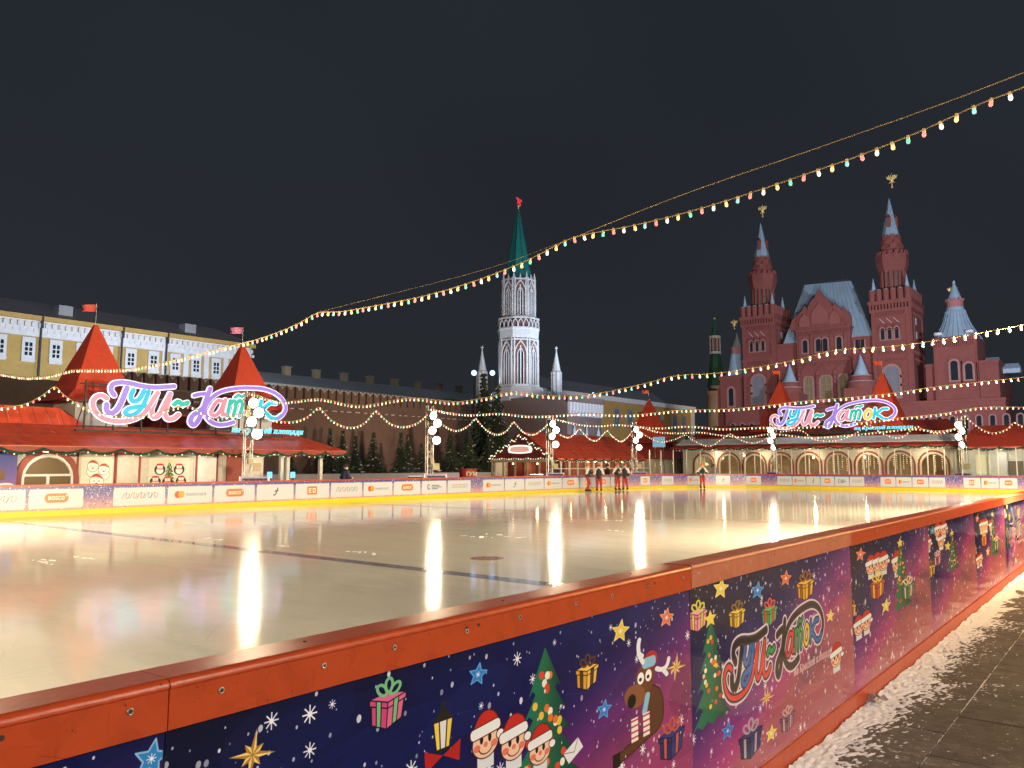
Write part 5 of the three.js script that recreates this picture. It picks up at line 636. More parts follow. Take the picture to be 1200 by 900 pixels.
{ // brick museum: two spired towers, steep blue roof, gabled middle
  const o = thing('museum', 'dark red brick museum with two spired towers and steep blue roof', 'building'), Z = -194.5;
  const P = (px, py, z = Z) => onZ(px, py, z), x = (px) => P(px, 450).x;
  const br2 = rough(0.25, 0.075, 0.062, 0.9, 0.09, 0.05), surround = rough(0.38, 0.2, 0.18, 0.9, 0.3, 0.01);
  const eagle = (px, py, s, z) => { const p = P(px, py, z); const m = mesh('gilded_eagle', [cy(0.1, 0.14, 1.4 * s, p.x, p.y - 1.2 * s, z, 6), sp(0.22 * s, p.x, p.y - 1.9 * s, z), lathe([[0, -0.9], [0.35, -0.5], [0.4, 0.1], [0.2, 0.6], [0, 0.7]], 8, p.x, p.y, z).scale(1, 1, 1), ...[-1, 1].flatMap((d) => [ext(poly([[d * 0.2, -0.2], [d * 1.0, 0.1], [d * 1.25, 0.9], [d * 0.85, 0.6], [d * 0.7, 1.1], [d * 0.45, 0.6], [d * 0.15, 0.5]]), 0.14, M4(p.x, p.y, z - 0.07).multiply(new THREE.Matrix4().makeScale(s, s, 1))), sp(0.17 * s, p.x + d * 0.28 * s, p.y + 0.85 * s, z, 7, 5), bar(new V3(p.x + d * 0.15, p.y + 0.4 * s, z), new V3(p.x + d * 0.28 * s, p.y + 0.85 * s, z), 0.1, 5), bar(new V3(p.x + d * 0.1, p.y - 0.5 * s, z), new V3(p.x + d * 0.6 * s, p.y - 0.9 * s, z), 0.09, 5)]), cy(0.05, 0.16, 0.35, p.x, p.y + 1.25 * s, z, 6)], MAT.gold, o); return m; };
  function bigTower(xc, name) { // square shaft, machicolation, round merlons, octagonal lantern, blue spire
    const w = 4.1, zf = Z + 1, zc = zf - w, S = (h) => bb(xc - w, xc + w, h[0], h[1], zf - 12, zf);
    const t = mesh(name, [S([0, 37.2])], br2, o);
    const cor = []; for (const [y, e] of [[28.3, 0.3], [16.2, 0.4], [37.2, 0.35]]) cor.push(bb(xc - w - e, xc + w + e, y, y + 0.7, zf - 12 - e, zf + e)); for (const c of cor) mesh('cornice', c, br2, t);
    const mc = []; for (let k = 0; k < 13; k++) { mc.push(bb(xc - w - 0.3 + k * 0.69, xc - w + 0.1 + k * 0.69, 37.9, 39, zf, zf + 0.45)); mc.push(bb(xc + w, xc + w + 0.45, 37.9, 39, zf - k * 0.95 - 0.35, zf - k * 0.95)); } mc.push(bb(xc - w - 0.55, xc + w + 0.55, 39, 39.9, zf - 12.5, zf + 0.55)); mesh('machicolation', mc, br2, t);
    const me = []; for (let k = 0; k < 6; k++) { const u = xc - w + 0.3 + k * ((2 * w - 0.6) / 5); me.push(cy(0.72, 0.62, 2.6, u, 41.1, zf, 12)); } for (let k = 1; k < 7; k++) for (const d of [-1, 1]) me.push(cy(0.72, 0.62, 2.6, xc + d * (w - 0.3), 41.1, zf - k * 1.9, 12)); for (const g of me) mesh('merlon', g, br2, t);
    const caps = []; for (let k = 0; k < 6; k++) caps.push(cy(0.5, 0.7, 0.18, xc - w + 0.3 + k * ((2 * w - 0.6) / 5), 42.48, zf, 10)); mesh('merlon_snow', caps, MAT.snow, t);
    for (const [dx, dz] of [[-w + 0.6, -0.7], [w - 0.5, -0.8], [w - 0.5, -8]]) { mesh('corner_pinnacle', [cy(0.03, 0.6, 3.2, xc + dx, 44, zf + dz, 8), cy(0.62, 0.62, 0.8, xc + dx, 42.2, zf + dz, 8)], MAT.bluetin, t); }
    // lantern
    const col = []; for (let k = 0; k < 16; k++) { const a = (k * PI) / 8; col.push(cy(0.3, 0.32, 4.2, xc + Math.sin(a) * 2.6, 45, zc + Math.cos(a) * 2.6, 6)); } mesh('lantern_columns', col, br2, t); mesh('lantern_core', cy(2.2, 2.3, 5.2, xc, 44.4, zc, 8, PI / 8), MAT.brickd, t);
    mesh('lantern_gallery', lathe([[2.8, 46.9], [3.0, 47.3], [3.3, 48.2], [3.55, 49.2], [3.6, 51], [3.2, 51.1], [3, 50.6]], 8, xc, 0, zc, PI / 8), br2, t);
    const bat = []; for (let k = 0; k < 16; k++) { const a = (k * PI) / 8 + 0.1; bat.push(bx(0.7, 0.9, 0.35, xc + Math.sin(a) * 3.3, 51.3, zc + Math.cos(a) * 3.3, a)); } mesh('gallery_battlement', bat, br2, t);
    const kok = []; for (let r = 0; r < 4; r++) { const R = 2.65 - r * 0.28, n = 8; for (let k = 0; k < n; k++) { const a = ((k + (r % 2) * 0.5) * 2 * PI) / n; kok.push(ext(poly(archPts(1.7 - r * 0.12, 0, 1.5)), 0.5, new THREE.Matrix4().makeTranslation(xc, 51 + r * 1.15, zc).multiply(new THREE.Matrix4().makeRotationY(a)).multiply(M4(0, 0, R * 0.8)))); } } mesh('kokoshnik_rings', kok, br2, t); mesh('cone_core', cy(1.7, 2.5, 5, xc, 53.3, zc, 8), br2, t);
    mesh('spire', lathe([[2.05, 55.6], [1.85, 56.2], [0.08, 64.9], [0, 65]], 8, xc, 0, zc, PI / 8), MAT.bluetin, t);
    for (const a of [0, PI / 2]) mesh('spire_dormer', [bx(0.8, 2.4, 0.8, xc + Math.sin(a) * 1.25, 58.8, zc + Math.cos(a) * 1.25), cy(0.02, 0.62, 0.9, xc + Math.sin(a) * 1.25, 60.4, zc + Math.cos(a) * 1.25, 4, PI / 4)], br2, t);
    // corner strips, dentil friezes and sunk panels give the brick its relief
    const dec = []; for (const d of [-1, 1]) dec.push(bb(xc + d * (w - 0.45) - 0.45, xc + d * (w - 0.45) + 0.45, 16.9, 37.2, zf, zf + 0.28)); dec.push(bb(xc + w, xc + w + 0.28, 16.9, 37.2, zf - 0.9, zf), bb(xc + w, xc + w + 0.28, 16.9, 37.2, zf - 12, zf - 11.1)); for (const d of dec) mesh('corner_strip', d, br2, t);
    const den = []; for (const [y, h] of [[27.4, 0.8], [36.3, 0.8], [25.9, 0.5]]) for (let k = 0; k < 11; k++) { den.push(bb(xc - 3.1 + k * 0.6, xc - 2.8 + k * 0.6, y, y + h, zf, zf + 0.3)); den.push(bb(xc + w, xc + w + 0.3, y, y + h, zf - 1.4 - k * 0.9, zf - 1 - k * 0.9)); } mesh('dentils', den, br2, t);
    const hood = []; for (const dx of [-1.5, 0, 1.5]) hood.push(archFrame(1.5, 33, 34.3, 0.18, 0.4, M4(xc + dx - 0.3, 0, zf))); hood.push(bb(xc - 3.2, xc + 2.6, 29.9, 30.3, zf, zf + 0.4), bb(xc - 3.4, xc - 1.9, 20, 20.5, zf, zf + 0.3), bb(xc + 1.4, xc + 3.1, 20, 20.5, zf, zf + 0.3), bb(xc - 3.4, xc - 1.9, 22, 22.5, zf, zf + 0.3), bb(xc + 1.4, xc + 3.1, 22, 22.5, zf, zf + 0.3)); mesh('hood_moulds', hood, br2, t);
    // windows
    for (const dx of [-1.5, 0, 1.5]) { arcWindow(o, M4(xc + dx - 0.3, 30.6, zf), 0.8, 2.9, surround, MAT.pane, 0.28, false); mesh('zigzag', ext(poly([[-0.7, 0.6], [-0.5, 0.6], [0.55, -0.6], [0.35, -0.6]]), 0.15, M4(xc + dx - 0.3, 35.2, zf)), rough(0.5, 0.42, 0.42, 0.9, 0.5, 0.01), t); }
    arcWindow(o, M4(xc - 0.3, 17.2, zf), 2.9, 7.4, surround, std(0.16, 0.19, 0.22, 0.2), 0.6); 
    mesh('wall_arch', archFrame(4.6, 17, 25.6, 0.35, 0.25, M4(xc - 0.3, 0, zf)), br2, t);
    mesh('side_panel', [bb(xc + w, xc + w + 0.2, 28, 36, zf - 3, zf - 6)], br2, t);
    for (const y of [31, 34.2]) mesh('side_window', bb(xc + w + 0.2, xc + w + 0.3, y, y + 1.6, zf - 4, zf - 5), rough(0.5, 0.5, 0.52, 0.8, 0.5, 0.01), t);
  }
  const xL = x(893) - 0.2, xR = x(1047) + 0.3; bigTower(xL, 'left_tower_shaft'.replace('left_', '')); bigTower(xR, 'tower_shaft');
  eagle(893.5, 246, 0.95, Z - 3.1); eagle(1045, 210, 1, Z - 3.1);
  // middle block and its roof
  const x0 = x(928), x1 = x(1018);
  mesh('main_block', [bb(xL, xR, 0, 31.5, Z - 14, Z), bb(x(938), x(1001), 0, 34.5, Z - 1, Z + 1.6)], br2, o);
  mesh('main_cornice', [bb(xL + 4, xR - 4, 31.5, 32.2, Z - 1, Z + 0.4), bb(x(937), x(1002), 34.5, 35, Z - 1, Z + 1.9), bb(x(937), x(1002), 26.8, 27.4, Z, Z + 1.95), bb(xL + 4, xR - 4, 24.8, 25.4, Z - 1, Z + 0.35)], br2, o);
  const rA = P(943, 334, Z - 8), rB = P(997, 329, Z - 8);
  mesh('steep_roof', facets([[[x(920), 32.2, Z + 0.3], [x(1026), 32.2, Z + 0.3], [rB.x, rB.y, Z - 8], [rA.x, rA.y, Z - 8]], [[x(1026), 32.2, Z + 0.3], [x(1026) , 32.2, Z - 16], [rB.x, rB.y, Z - 8]], [[x(920), 32.2, Z - 16], [x(920), 32.2, Z + 0.3], [rA.x, rA.y, Z - 8]], [[x(1026), 32.2, Z - 16], [x(920), 32.2, Z - 16], [rA.x, rA.y, Z - 8], [rB.x, rB.y, Z - 8]]]), MAT.bluetin, o);
  const seams = []; for (let k = 1; k < 16; k++) { const u = k / 16; seams.push(bar(new V3(x(920) + (x(1026) - x(920)) * u, 32.25, Z + 0.33), new V3(rA.x + (rB.x - rA.x) * u, rA.y, Z - 7.9), 0.035, 4)); } mesh('roof_seams', seams, MAT.bluetin, o);
  const gx = x(966); // kokoshnik gable, stepped
  const gable = (cx2, w, y0, y1, d, zz = Z + 1.4) => { const h = w / 2, s = new THREE.Shape(); s.moveTo(cx2 - h, y0); s.lineTo(cx2 + h, y0); s.lineTo(cx2 + h, y0 + (y1 - y0) * 0.25); s.quadraticCurveTo(cx2 + h * 0.95, y0 + (y1 - y0) * 0.68, cx2 + h * 0.35, y0 + (y1 - y0) * 0.78); s.lineTo(cx2, y1); s.lineTo(cx2 - h * 0.35, y0 + (y1 - y0) * 0.78); s.quadraticCurveTo(cx2 - h * 0.95, y0 + (y1 - y0) * 0.68, cx2 - h, y0 + (y1 - y0) * 0.25); s.closePath(); return ext(s, d, M4(0, 0, zz - d)); };
  mesh('gable', [gable(gx, 6.4, 35, 44.6, 1.0, Z + 1.4), gable(gx - 3.6, 4.4, 35, 41, 0.9, Z + 1.15), gable(gx + 3.4, 4.4, 35, 41, 0.9, Z + 1.12), gable(gx - 5.6, 3.4, 35, 39.2, 0.8, Z + 0.9), gable(gx + 5.4, 3.2, 35, 39.6, 0.8, Z + 0.88)], br2, o);
  mesh('gable_relief', [gable(gx, 4.0, 36, 41.4, 0.3, Z + 1.75), gable(gx - 3.6, 2.6, 35.6, 39, 0.3, Z + 1.75), gable(gx + 3.4, 2.6, 35.6, 39, 0.3, Z + 1.75)], rough(0.3, 0.1, 0.085, 0.9, 0.3, 0.02), o);
  mesh('gable_side', facets([[[gx - 6.5, 32, Z + 0.5], [gx - 6.5, 38, Z + 0.5], [gx - 6.5, 32, Z - 6]], [[gx + 6.5, 32, Z + 0.5], [gx + 6.5, 32, Z - 6], [gx + 6.5, 38, Z + 0.5]], [[gx - 6.5, 38, Z + 0.5], [gx, 43.5, Z + 0.4], [gx, 43.5, Z - 5], [gx - 6.5, 32, Z - 6]], [[gx, 43.5, Z + 0.4], [gx + 6.5, 38, Z + 0.5], [gx + 6.5, 32, Z - 6], [gx, 43.5, Z - 5]]]), MAT.tin, o);
  for (const px of [948, 963.5, 971.5, 988]) arcWindow(o, M4(x(px), 29, Z + 1.6), 1.15, 3.4, surround, MAT.pane, 0.35, false);
  for (const px of [1013, 1007]) arcWindow(o, M4(x(px), 29, Z), 0.9, 3.2, surround, MAT.pane, 0.3, false);
  const lit = std(0.2, 0.17, 0.075, 0.25);
  for (const [px, w] of [[950.5, 1.6], [971, 2.3], [991, 1.6]]) { const m = M4(x(px), 17.2, Z + 1.6); arcWindow(o, m, w, 6.2, surround, lit, 0.5); mesh('window_hood', gable(x(px), w + 1.8, 23.6, 26.4, 0.35, Z + 2), br2, o); }
  const fz = []; for (let k = 0; k < 30; k++) { const u = x(938.5) + ((x(1000.5) - x(938.5)) * k) / 29; fz.push(bb(u - 0.14, u + 0.14, 33.5, 34.5, Z + 1.6, Z + 1.85)); fz.push(bb(u - 0.14, u + 0.14, 26.0, 26.8, Z + 1.6, Z + 1.85)); } for (const px of [942.5, 956, 979.5, 996]) fz.push(bb(x(px) - 0.35, x(px) + 0.35, 27.6, 33.5, Z + 1.6, Z + 1.95)); for (let k = 0; k < 5; k++) { const u = x(945) + ((x(994) - x(945)) * k) / 4; fz.push(ext(poly([[-1.2, 0.9], [-0.9, 0.9], [0.9, -0.9], [0.6, -0.9]]), 0.2, M4(u, 36.4, Z + 1.42))); } mesh('facade_relief', fz, br2, o);
  const wf = []; for (let k = 0; k < 22; k++) { const u = x(1098.5) + ((x(1148.5) - x(1098.5)) * k) / 21; wf.push(bb(u - 0.13, u + 0.13, 28, 29.2, Z + 1.6, Z + 1.9)); } wf.push(bb(x(1098), x(1149), 19, 19.5, Z + 1.6, Z + 1.9), bb(x(1098), x(1099.5), 0, 29.2, Z + 1.6, Z + 1.85), bb(x(1147), x(1149), 0, 29.2, Z + 1.6, Z + 1.85), archFrame(2.6, 20, 25.8, 0.3, 0.25, M4(x(1121), 0, Z + 1.6)), archFrame(2.6, 20, 25, 0.3, 0.25, M4(x(1138), 0, Z + 1.6))); mesh('wing_relief', wf, br2, o);
  const pil = []; for (const px of [939.5, 960.5, 981, 1000]) for (let k = 0; k < 7; k++) pil.push(cy(0.5, 0.5, 0.9, x(px), 17.5 + k * 1.1, Z + 1.7, 8)); mesh('beaded_pilasters', pil, br2, o);
  for (const [px, py, s] of [[925, 428, 1], [1008, 417, 1.1]]) { const p = P(px, py, Z + 6), yb = p.y - 4.6 * s; const t = mesh('porch_turret', [cy(2.1 * s, 2.4 * s, 1.2, p.x, yb - 0.2, Z + 6, 12), cy(2.7 * s, 3.1 * s, 1.6, p.x, yb - 1.7, Z + 6, 12), bb(p.x - 3, p.x + 3, 0, yb - 2.4, Z + 3, Z + 9)], br2, o); mesh('tent', lathe([[1.75 * s, 0], [1.5 * s, 0.5], [0.05, 4.6 * s]], 10, p.x, yb + 0.4, Z + 6), MAT.bluetin, t); mesh('ledge_snow', [cy(2.0 * s, 2.3 * s, 0.2, p.x, yb + 0.5, Z + 6, 12), cy(2.6 * s, 3 * s, 0.2, p.x, yb - 0.85, Z + 6, 12)], MAT.snow, t); }
  // right wing with broad tent, left turret
  const rx0 = x(1086), rx1 = x(1150), rc = x(1121);
  mesh('wing', [bb(rx0, x(1172), 0, 24, Z - 20, Z + 0.5), bb(x(1098), x(1149), 0, 29.4, Z - 9, Z + 1.6)], br2, o);
  mesh('wing_cornice', [bb(x(1097), x(1150), 29.2, 30, Z - 9, Z + 2), bb(rx0, x(1173), 23.8, 24.5, Z - 20, Z + 0.9)], br2, o);
  mesh('broad_tent', lathe([[4.9, 29.6], [4.0, 31.2], [2.9, 33.2], [1.9, 36.4], [1.75, 37.2]], 12, rc, 0, Z - 3.5), MAT.bluetin, o);
  const tr = []; for (let k = 0; k < 24; k++) { const a = (k * PI) / 12; tr.push(tube([[rc + 4.9 * Math.sin(a), 29.7, Z - 3.5 + 4.9 * Math.cos(a)], [rc + 2.95 * Math.sin(a), 33.2, Z - 3.5 + 2.95 * Math.cos(a)], [rc + 1.9 * Math.sin(a), 36.5, Z - 3.5 + 1.9 * Math.cos(a)]], 0.1, 4, 6)); } mesh('tent_ribs', tr, MAT.bluetin, o);
  mesh('tent_drum', [cy(1.75, 1.75, 1.6, rc, 38, Z - 3.5, 10), ...[0, 1, 2, 3, 4, 5, 6, 7].map((k) => bx(0.8, 0.5, 0.3, rc + 1.7 * Math.sin((k * PI) / 4), 38.9, Z - 3.5 + 1.7 * Math.cos((k * PI) / 4), (k * PI) / 4))], rough(0.42, 0.18, 0.17, 0.9, 0.4, 0.01), o);
  mesh('tent_tip', lathe([[1.6, 38.9], [0.35, 42.4], [0.25, 42.6], [0.4, 43], [0, 43.6]], 10, rc, 0, Z - 3.5), MAT.bluetin, o); eagle(1116, 341, 0.8, Z - 3.5);
  for (const [px, w, h] of [[1121, 1.4, 4.6], [1138, 1.4, 3.8]]) { arcWindow(o, M4(x(px), 20.2, Z + 1.6), w, h, surround, MAT.pane, 0.4, false); }
  for (const px of [1103, 1140]) mesh('tent_dormer', [cy(0.9, 0.9, 0.6, x(px), 31, Z + 0.4, 10)], MAT.stone, o);
  for (const [px, py] of [[1163, 421], [1186, 428]]) { const p = P(px, py, Z - 6); mesh('roof_lantern', [bb(p.x - 1.6, p.x + 1.6, 22, p.y - 0.8, Z - 8, Z - 4.6), facets([[[p.x - 1.8, p.y - 0.8, Z - 4.4], [p.x + 1.8, p.y - 0.8, Z - 4.4], [p.x + 1.2, p.y + 0.4, Z - 6], [p.x - 1.2, p.y + 0.4, Z - 6]]])], MAT.bluetin, o); }
  mesh('low_front', [bb(xL - 8, x(1180), 0, 15.6, Z - 1, Z + 4), bb(xL - 8.2, x(1181), 15.6, 16.2, Z - 1, Z + 4.4)], br2, o);
  const nw = []; for (let k = 0; k < 26; k++) nw.push([xL - 6 + k * 2.45]); for (const [u] of nw) arcWindow(o, M4(u, 9.6, Z + 4), 0.9, 3, surround, MAT.pane, 0.3, false);
  const lx = x(857), lt = mesh('side_turret', [bb(lx - 3, lx + 3, 0, 25, Z - 6, Z + 0.2), bb(lx - 3.3, lx + 3.3, 24.4, 25.3, Z - 6.2, Z + 0.5)], br2, o);
  mesh('tent', lathe([[3.2, 25.3], [2.2, 27.4], [1.5, 31.2]], 10, lx + 0.3, 0, Z - 3), MAT.bluetin, lt); mesh('drum', cy(1.75, 1.6, 1.7, lx + 0.6, 32, Z - 3, 10), rough(0.42, 0.18, 0.17, 0.9, 0.4, 0.01), lt); mesh('tip', lathe([[1.5, 32.8], [0.2, 36.2], [0, 37]], 10, lx + 0.6, 0, Z - 3), MAT.tin, lt); eagle(860.5, 379, 0.75, Z - 3);
  arcWindow(o, M4(lx, 17, Z + 0.2), 1.3, 5, surround, MAT.pane, 0.5, false); mesh('link_wall', bb(xL - 12, xL - 3, 0, 22.5, Z - 8, Z - 0.5), br2, o);
}
{ // small green roofed tower behind the museum's left end
  const c = onX(840, 478, -110), k = 0.281, o = thing('corner_tower', 'slim brick tower with stepped green roofs left of the museum', 'tower', [c.x, 0, c.z]);
  const y = (py) => onX(840, py, -110).y;
  mesh('drum', [cy(3.1, 3.3, y(460) - 0, 0, y(460) / 2, 0, 18), cy(3.5, 3.2, 1.2, 0, y(461), 0, 18)], rough(0.4, 0.27, 0.19, 0.9, 0.2, 0.01), o);
  mesh('upper_drum', cy(2.4, 2.5, y(452) - y(460), 0, (y(452) + y(460)) / 2, 0, 16), rough(0.42, 0.29, 0.2, 0.9, 0.2, 0.01), o);
  mesh('lower_roof', lathe([[3.2, y(453)], [2.6, y(440)], [1.7, y(416)]], 8), rough(0.03, 0.12, 0.07, 0.5, 0.2, 0.01), o);
  mesh('lantern', [cy(1.5, 1.6, y(397) - y(415), 0, (y(397) + y(415)) / 2, 0, 8)], rough(0.3, 0.13, 0.1, 0.9, 0.2, 0.01), o);
  mesh('lantern_trim', [cy(2.0, 2.0, 0.8, 0, y(414), 0, 8), cy(2.0, 1.8, 0.8, 0, y(396), 0, 8), ...[0, 1, 2, 3, 4, 5, 6, 7].map((q) => cy(0.18, 0.18, y(397) - y(414), Math.sin((q * PI) / 4) * 1.7, (y(397) + y(414)) / 2, Math.cos((q * PI) / 4) * 1.7, 5))], MAT.stone, o);
  mesh('spire', lathe([[1.75, y(395)], [0.9, y(386)], [0.08, y(375)]], 8), rough(0.06, 0.2, 0.12, 0.5, 0.2, 0.01), o); mesh('finial', sp(0.35, 0, y(374), 0), MAT.gold, o);
}

// ---------- spruces ----------
{
  const makeSpruce = (name, H, R, seedN) => {
    seed = seedN; const o = new THREE.Group(); o.name = name;
    mesh('trunk', lathe([[0.16, 0], [0.12, H * 0.3], [0.03, H * 0.97]], 7), MAT.bark, o);
    const f = [], sn = [], lv = 26;
    for (let l = 0; l < lv; l++) {
      const s = l / (lv - 1), y = H * (0.06 + 0.92 * s), r = R * Math.pow(1 - s, 0.85) * rr(0.82, 1.12) + 0.06, n = Math.max(5, Math.round(15 * (1 - s) + 4));
      for (let k = 0; k < n; k++) {
        const a = (k / n) * 2 * PI + rr(-0.25, 0.25) + l, len = r * rr(0.72, 1.12), dx = Math.cos(a), dz = Math.sin(a), q = 5;
        for (let j = 1; j <= q; j++) { const u = j / q, bw = 0.2 * (1.1 - u) * (0.5 + R * 0.35), px = dx * len * u, pz = dz * len * u, py = y - len * 0.3 * u * u + rr(-0.03, 0.03), tx = dx * len * Math.min(1.15, u + 0.34), tz = dz * len * Math.min(1.15, u + 0.34), ty = py - 0.1 - rr(0, 0.1); for (const d of [-1, 1]) { const t = [[px * 0.8, py + 0.03, pz * 0.8], [px - dz * d * bw * 1.7, py - rr(0.04, 0.16), pz + dx * d * bw * 1.7], [tx, ty, tz]]; (rnd() < 0.045 && u > 0.4 ? sn : f).push(d > 0 ? t : [t[0], t[2], t[1]]); } }
      }
    }
    mesh('crown', facets(f), MAT.fir, o); mesh('snow', facets(sn), MAT.snow, o).userData.kind = 'stuff'; return o;
  };
  const protos = [makeSpruce('spruce_tree', 6, 1.5, 11), makeSpruce('spruce_tree', 6, 1.75, 23), makeSpruce('spruce_tree', 6, 1.25, 37)];
  const put = (label, px, py, x, k, group) => { const p = onX(px, py, x), o = protos[k].clone(); o.name = numbered('spruce_tree'); const s = p.y / 6; o.position.set(p.x, 0, p.z); o.scale.set(s, s, s); o.rotation.y = px; o.userData = { label, category: 'tree', group }; scene.add(o); };
  const row = 'row of spruces before the fortress wall';
  put('small spruce just behind the right end of the left pavilion roof', 387, 501, -90, 2, row);
  put('slim spruce right of the left pavilion roof corner', 402, 503, -90, 2, row);
  put('pointed spruce, first to stand clear right of the left pavilion', 417, 510, -90, 0, row);
  put('widest spruce midway between left pavilion and lone mast', 438, 506, -90, 1, row);
  put('taller spruce of the close pair left of the lone mast', 470, 506, -90, 0, row);
  put('shorter spruce of the close pair left of the lone mast', 478, 508, -90, 2, row);
  put('low spruce partly behind the lone light mast', 494, 519, -90, 1, row);
  put('leftmost dim large spruce right of the lone mast', 528, 503, -88, 1, row);
  put('middle dim large spruce between lone mast and booth', 549, 500, -88, 1, row);
  put('right dim large spruce behind the gabled booth', 574, 496, -88, 0, row);
  put('low spruce left of the lone mast, seen through the pavilion porch', 342, 530, -90, 1, row);
  put('tall spruce standing left of the white tower base', 567, 436, -92, 2, 'spruces by the gate tower');
  put('thin spruce tip between tall spruce and white tower', 583, 450, -90, 2, 'spruces by the gate tower');
  put('dark tree beyond the kiosk, left of the arcaded pavilion', 806, 505, -44, 1, 'spruces by the gate tower');
}
// ---------- people: one continuous body each, meshed from tapered bones ----------
{
  const skin = [0.62, 0.4, 0.3];
  function person(label, pos, ry, P, group) {
    const o = thing('person', label, 'person', pos, ry, group), B = [], J = P.joints, add = (a, b, ra, rb, c) => B.push([new V3(...a), new V3(...b), ra, rb, c]);
    const { jacket, trousers, yoke, boot } = P;
    const hip = [0, 0.95, 0], chest = [0, 1.28, 0.01], neck = [0, 1.46, 0.0], head = [0, 1.6, 0.02];
    add([0, 0.93, 0], [0, 1.1, 0], 0.165, 0.16, jacket); add([0, 1.1, 0], chest, 0.17, 0.185, jacket); add([-0.1, 1.36, 0], [0.1, 1.36, 0], 0.12, 0.12, yoke); add(chest, neck, 0.14, 0.075, yoke); add(neck, [0, 1.53, 0.01], 0.06, 0.055, skin);
    add([0, 1.585, 0.015], [0, 1.66, 0.005], 0.088, 0.1, skin); add([0, 1.56, 0.1], [0, 1.585, 0.112], 0.014, 0.012, skin); add([0, 1.5, 0.05], [0, 1.53, 0.06], 0.05, 0.05, skin);
    for (const d of [-1, 1]) {
      const s = d < 0 ? 'L' : 'R', sh = [d * 0.19, 1.38, 0], el = J['elbow' + s], wr = J['wrist' + s], kn = J['knee' + s], an = J['ankle' + s];
      add([d * 0.095, 1.6, 0.0], [d * 0.1, 1.57, 0.0], 0.018, 0.014, skin);
      add(sh, el, 0.082, 0.066, yoke); add(el, wr, 0.064, 0.048, P.sleeve ?? jacket);
      add([d * 0.09, 0.92, 0], kn, 0.115, 0.078, trousers); add(kn, an, 0.075, 0.055, trousers); add(an, [an[0], an[1] - 0.04, an[2] + 0.15], 0.058, 0.045, boot); add([an[0], an[1] - 0.05, an[2] - 0.04], [an[0], an[1] - 0.055, an[2] + 0.16], 0.04, 0.034, boot);
      const w = new V3(...wr), dir = w.clone().sub(new V3(...el)).normalize(), sd = new V3(0, 0, 1).cross(dir).normalize(), palm = w.clone().addScaledVector(dir, 0.07);
      add(wr, palm.toArray(), 0.034, 0.038, P.glove ?? skin);
      for (let k = 0; k < 4; k++) { const b = palm.clone().addScaledVector(sd, (k - 1.5) * 0.021).addScaledVector(dir, 0.02), t = b.clone().addScaledVector(dir, [0.055, 0.068, 0.063, 0.045][k]).add(new V3(0, 0, 0.02)); add(b.toArray(), t.toArray(), 0.0105, 0.009, P.glove ?? skin); }
      const tb = w.clone().addScaledVector(dir, 0.025).addScaledVector(sd, -d * 0.03); add(tb.toArray(), tb.clone().addScaledVector(sd, -d * 0.03).addScaledVector(dir, 0.045).toArray(), 0.012, 0.01, P.glove ?? skin);
    }
    const res = 64, mc = new MarchingCubes(res, new THREE.MeshBasicMaterial(), false, false, 90000); mc.isolation = 0;
    const hx = 0.62, hy = 0.94, hz = 0.45, cyy = 0.9, ab = new V3(), ap = new V3(), q = new V3();
    for (const b of B) { b.d = new V3().subVectors(b[1], b[0]); b.l = b.d.lengthSq(); }
    const dist = (p) => { let m = 9, acc = 0, best; for (const b of B) { const t = Math.max(0, Math.min(1, ap.subVectors(p, b[0]).dot(b.d) / (b.l || 1))); const d = q.copy(b[0]).addScaledVector(b.d, t).distanceTo(p) - (b[2] + (b[3] - b[2]) * t); acc += Math.exp(-d * 60); if (d < m) { m = d; best = b; } } return [m > 0.12 ? m : -Math.log(acc) / 60, best[4]]; };
    const c = new V3(); for (let k = 0; k < res; k++) for (let j = 0; j < res; j++) for (let i = 0; i < res; i++) { c.set((i / (res / 2) - 1) * hx, (j / (res / 2) - 1) * hy + cyy, (k / (res / 2) - 1) * hz); mc.field[i + j * res + k * res * res] = -dist(c)[0]; }
    mc.update(); const n = mc.count, pos2 = new Float32Array(n * 3), col = new Float32Array(n * 3);
    for (let i = 0; i < n; i++) { c.set(mc.positionArray[i * 3] * hx, mc.positionArray[i * 3 + 1] * hy + cyy, mc.positionArray[i * 3 + 2] * hz); c.toArray(pos2, i * 3); let cl = dist(c)[1]; if (cl === skin && c.y > 1.5 && c.z > 0.07) { if (Math.hypot(Math.abs(c.x) - 0.034, c.y - 1.61) < 0.013) cl = [0.03, 0.02, 0.02]; if (Math.abs(c.x) < 0.025 && Math.abs(c.y - 1.535) < 0.007) cl = [0.4, 0.12, 0.1]; } col.set(cl, i * 3); }
    const g = new THREE.BufferGeometry(); g.setAttribute('position', new THREE.BufferAttribute(pos2, 3)); g.setAttribute('color', new THREE.BufferAttribute(col, 3)); g.computeVertexNormals();
    // smooth normals by position
    const key = new Map(), nn = g.attributes.normal; for (let i = 0; i < n; i++) { const s = pos2.slice(i * 3, i * 3 + 3).map((v) => Math.round(v * 2000)).join(); const e = key.get(s) ?? key.set(s, new V3()).get(s); e.add(new V3(nn.getX(i), nn.getY(i), nn.getZ(i))); e.ids = (e.ids ?? []).concat(i); } for (const e of key.values()) { e.normalize(); for (const i of e.ids) nn.setXYZ(i, e.x, e.y, e.z); }
    mesh('body', g, new THREE.MeshStandardMaterial({ vertexColors: true, roughness: 0.8 }), o);
    mesh('hair', lathe([[0.108, 1.58], [0.116, 1.64], [0.09, 1.715], [0, 1.745]], 12, 0, 0, -0.018), rough(0.07, 0.04, 0.03, 0.9, 5, 0.002), o);
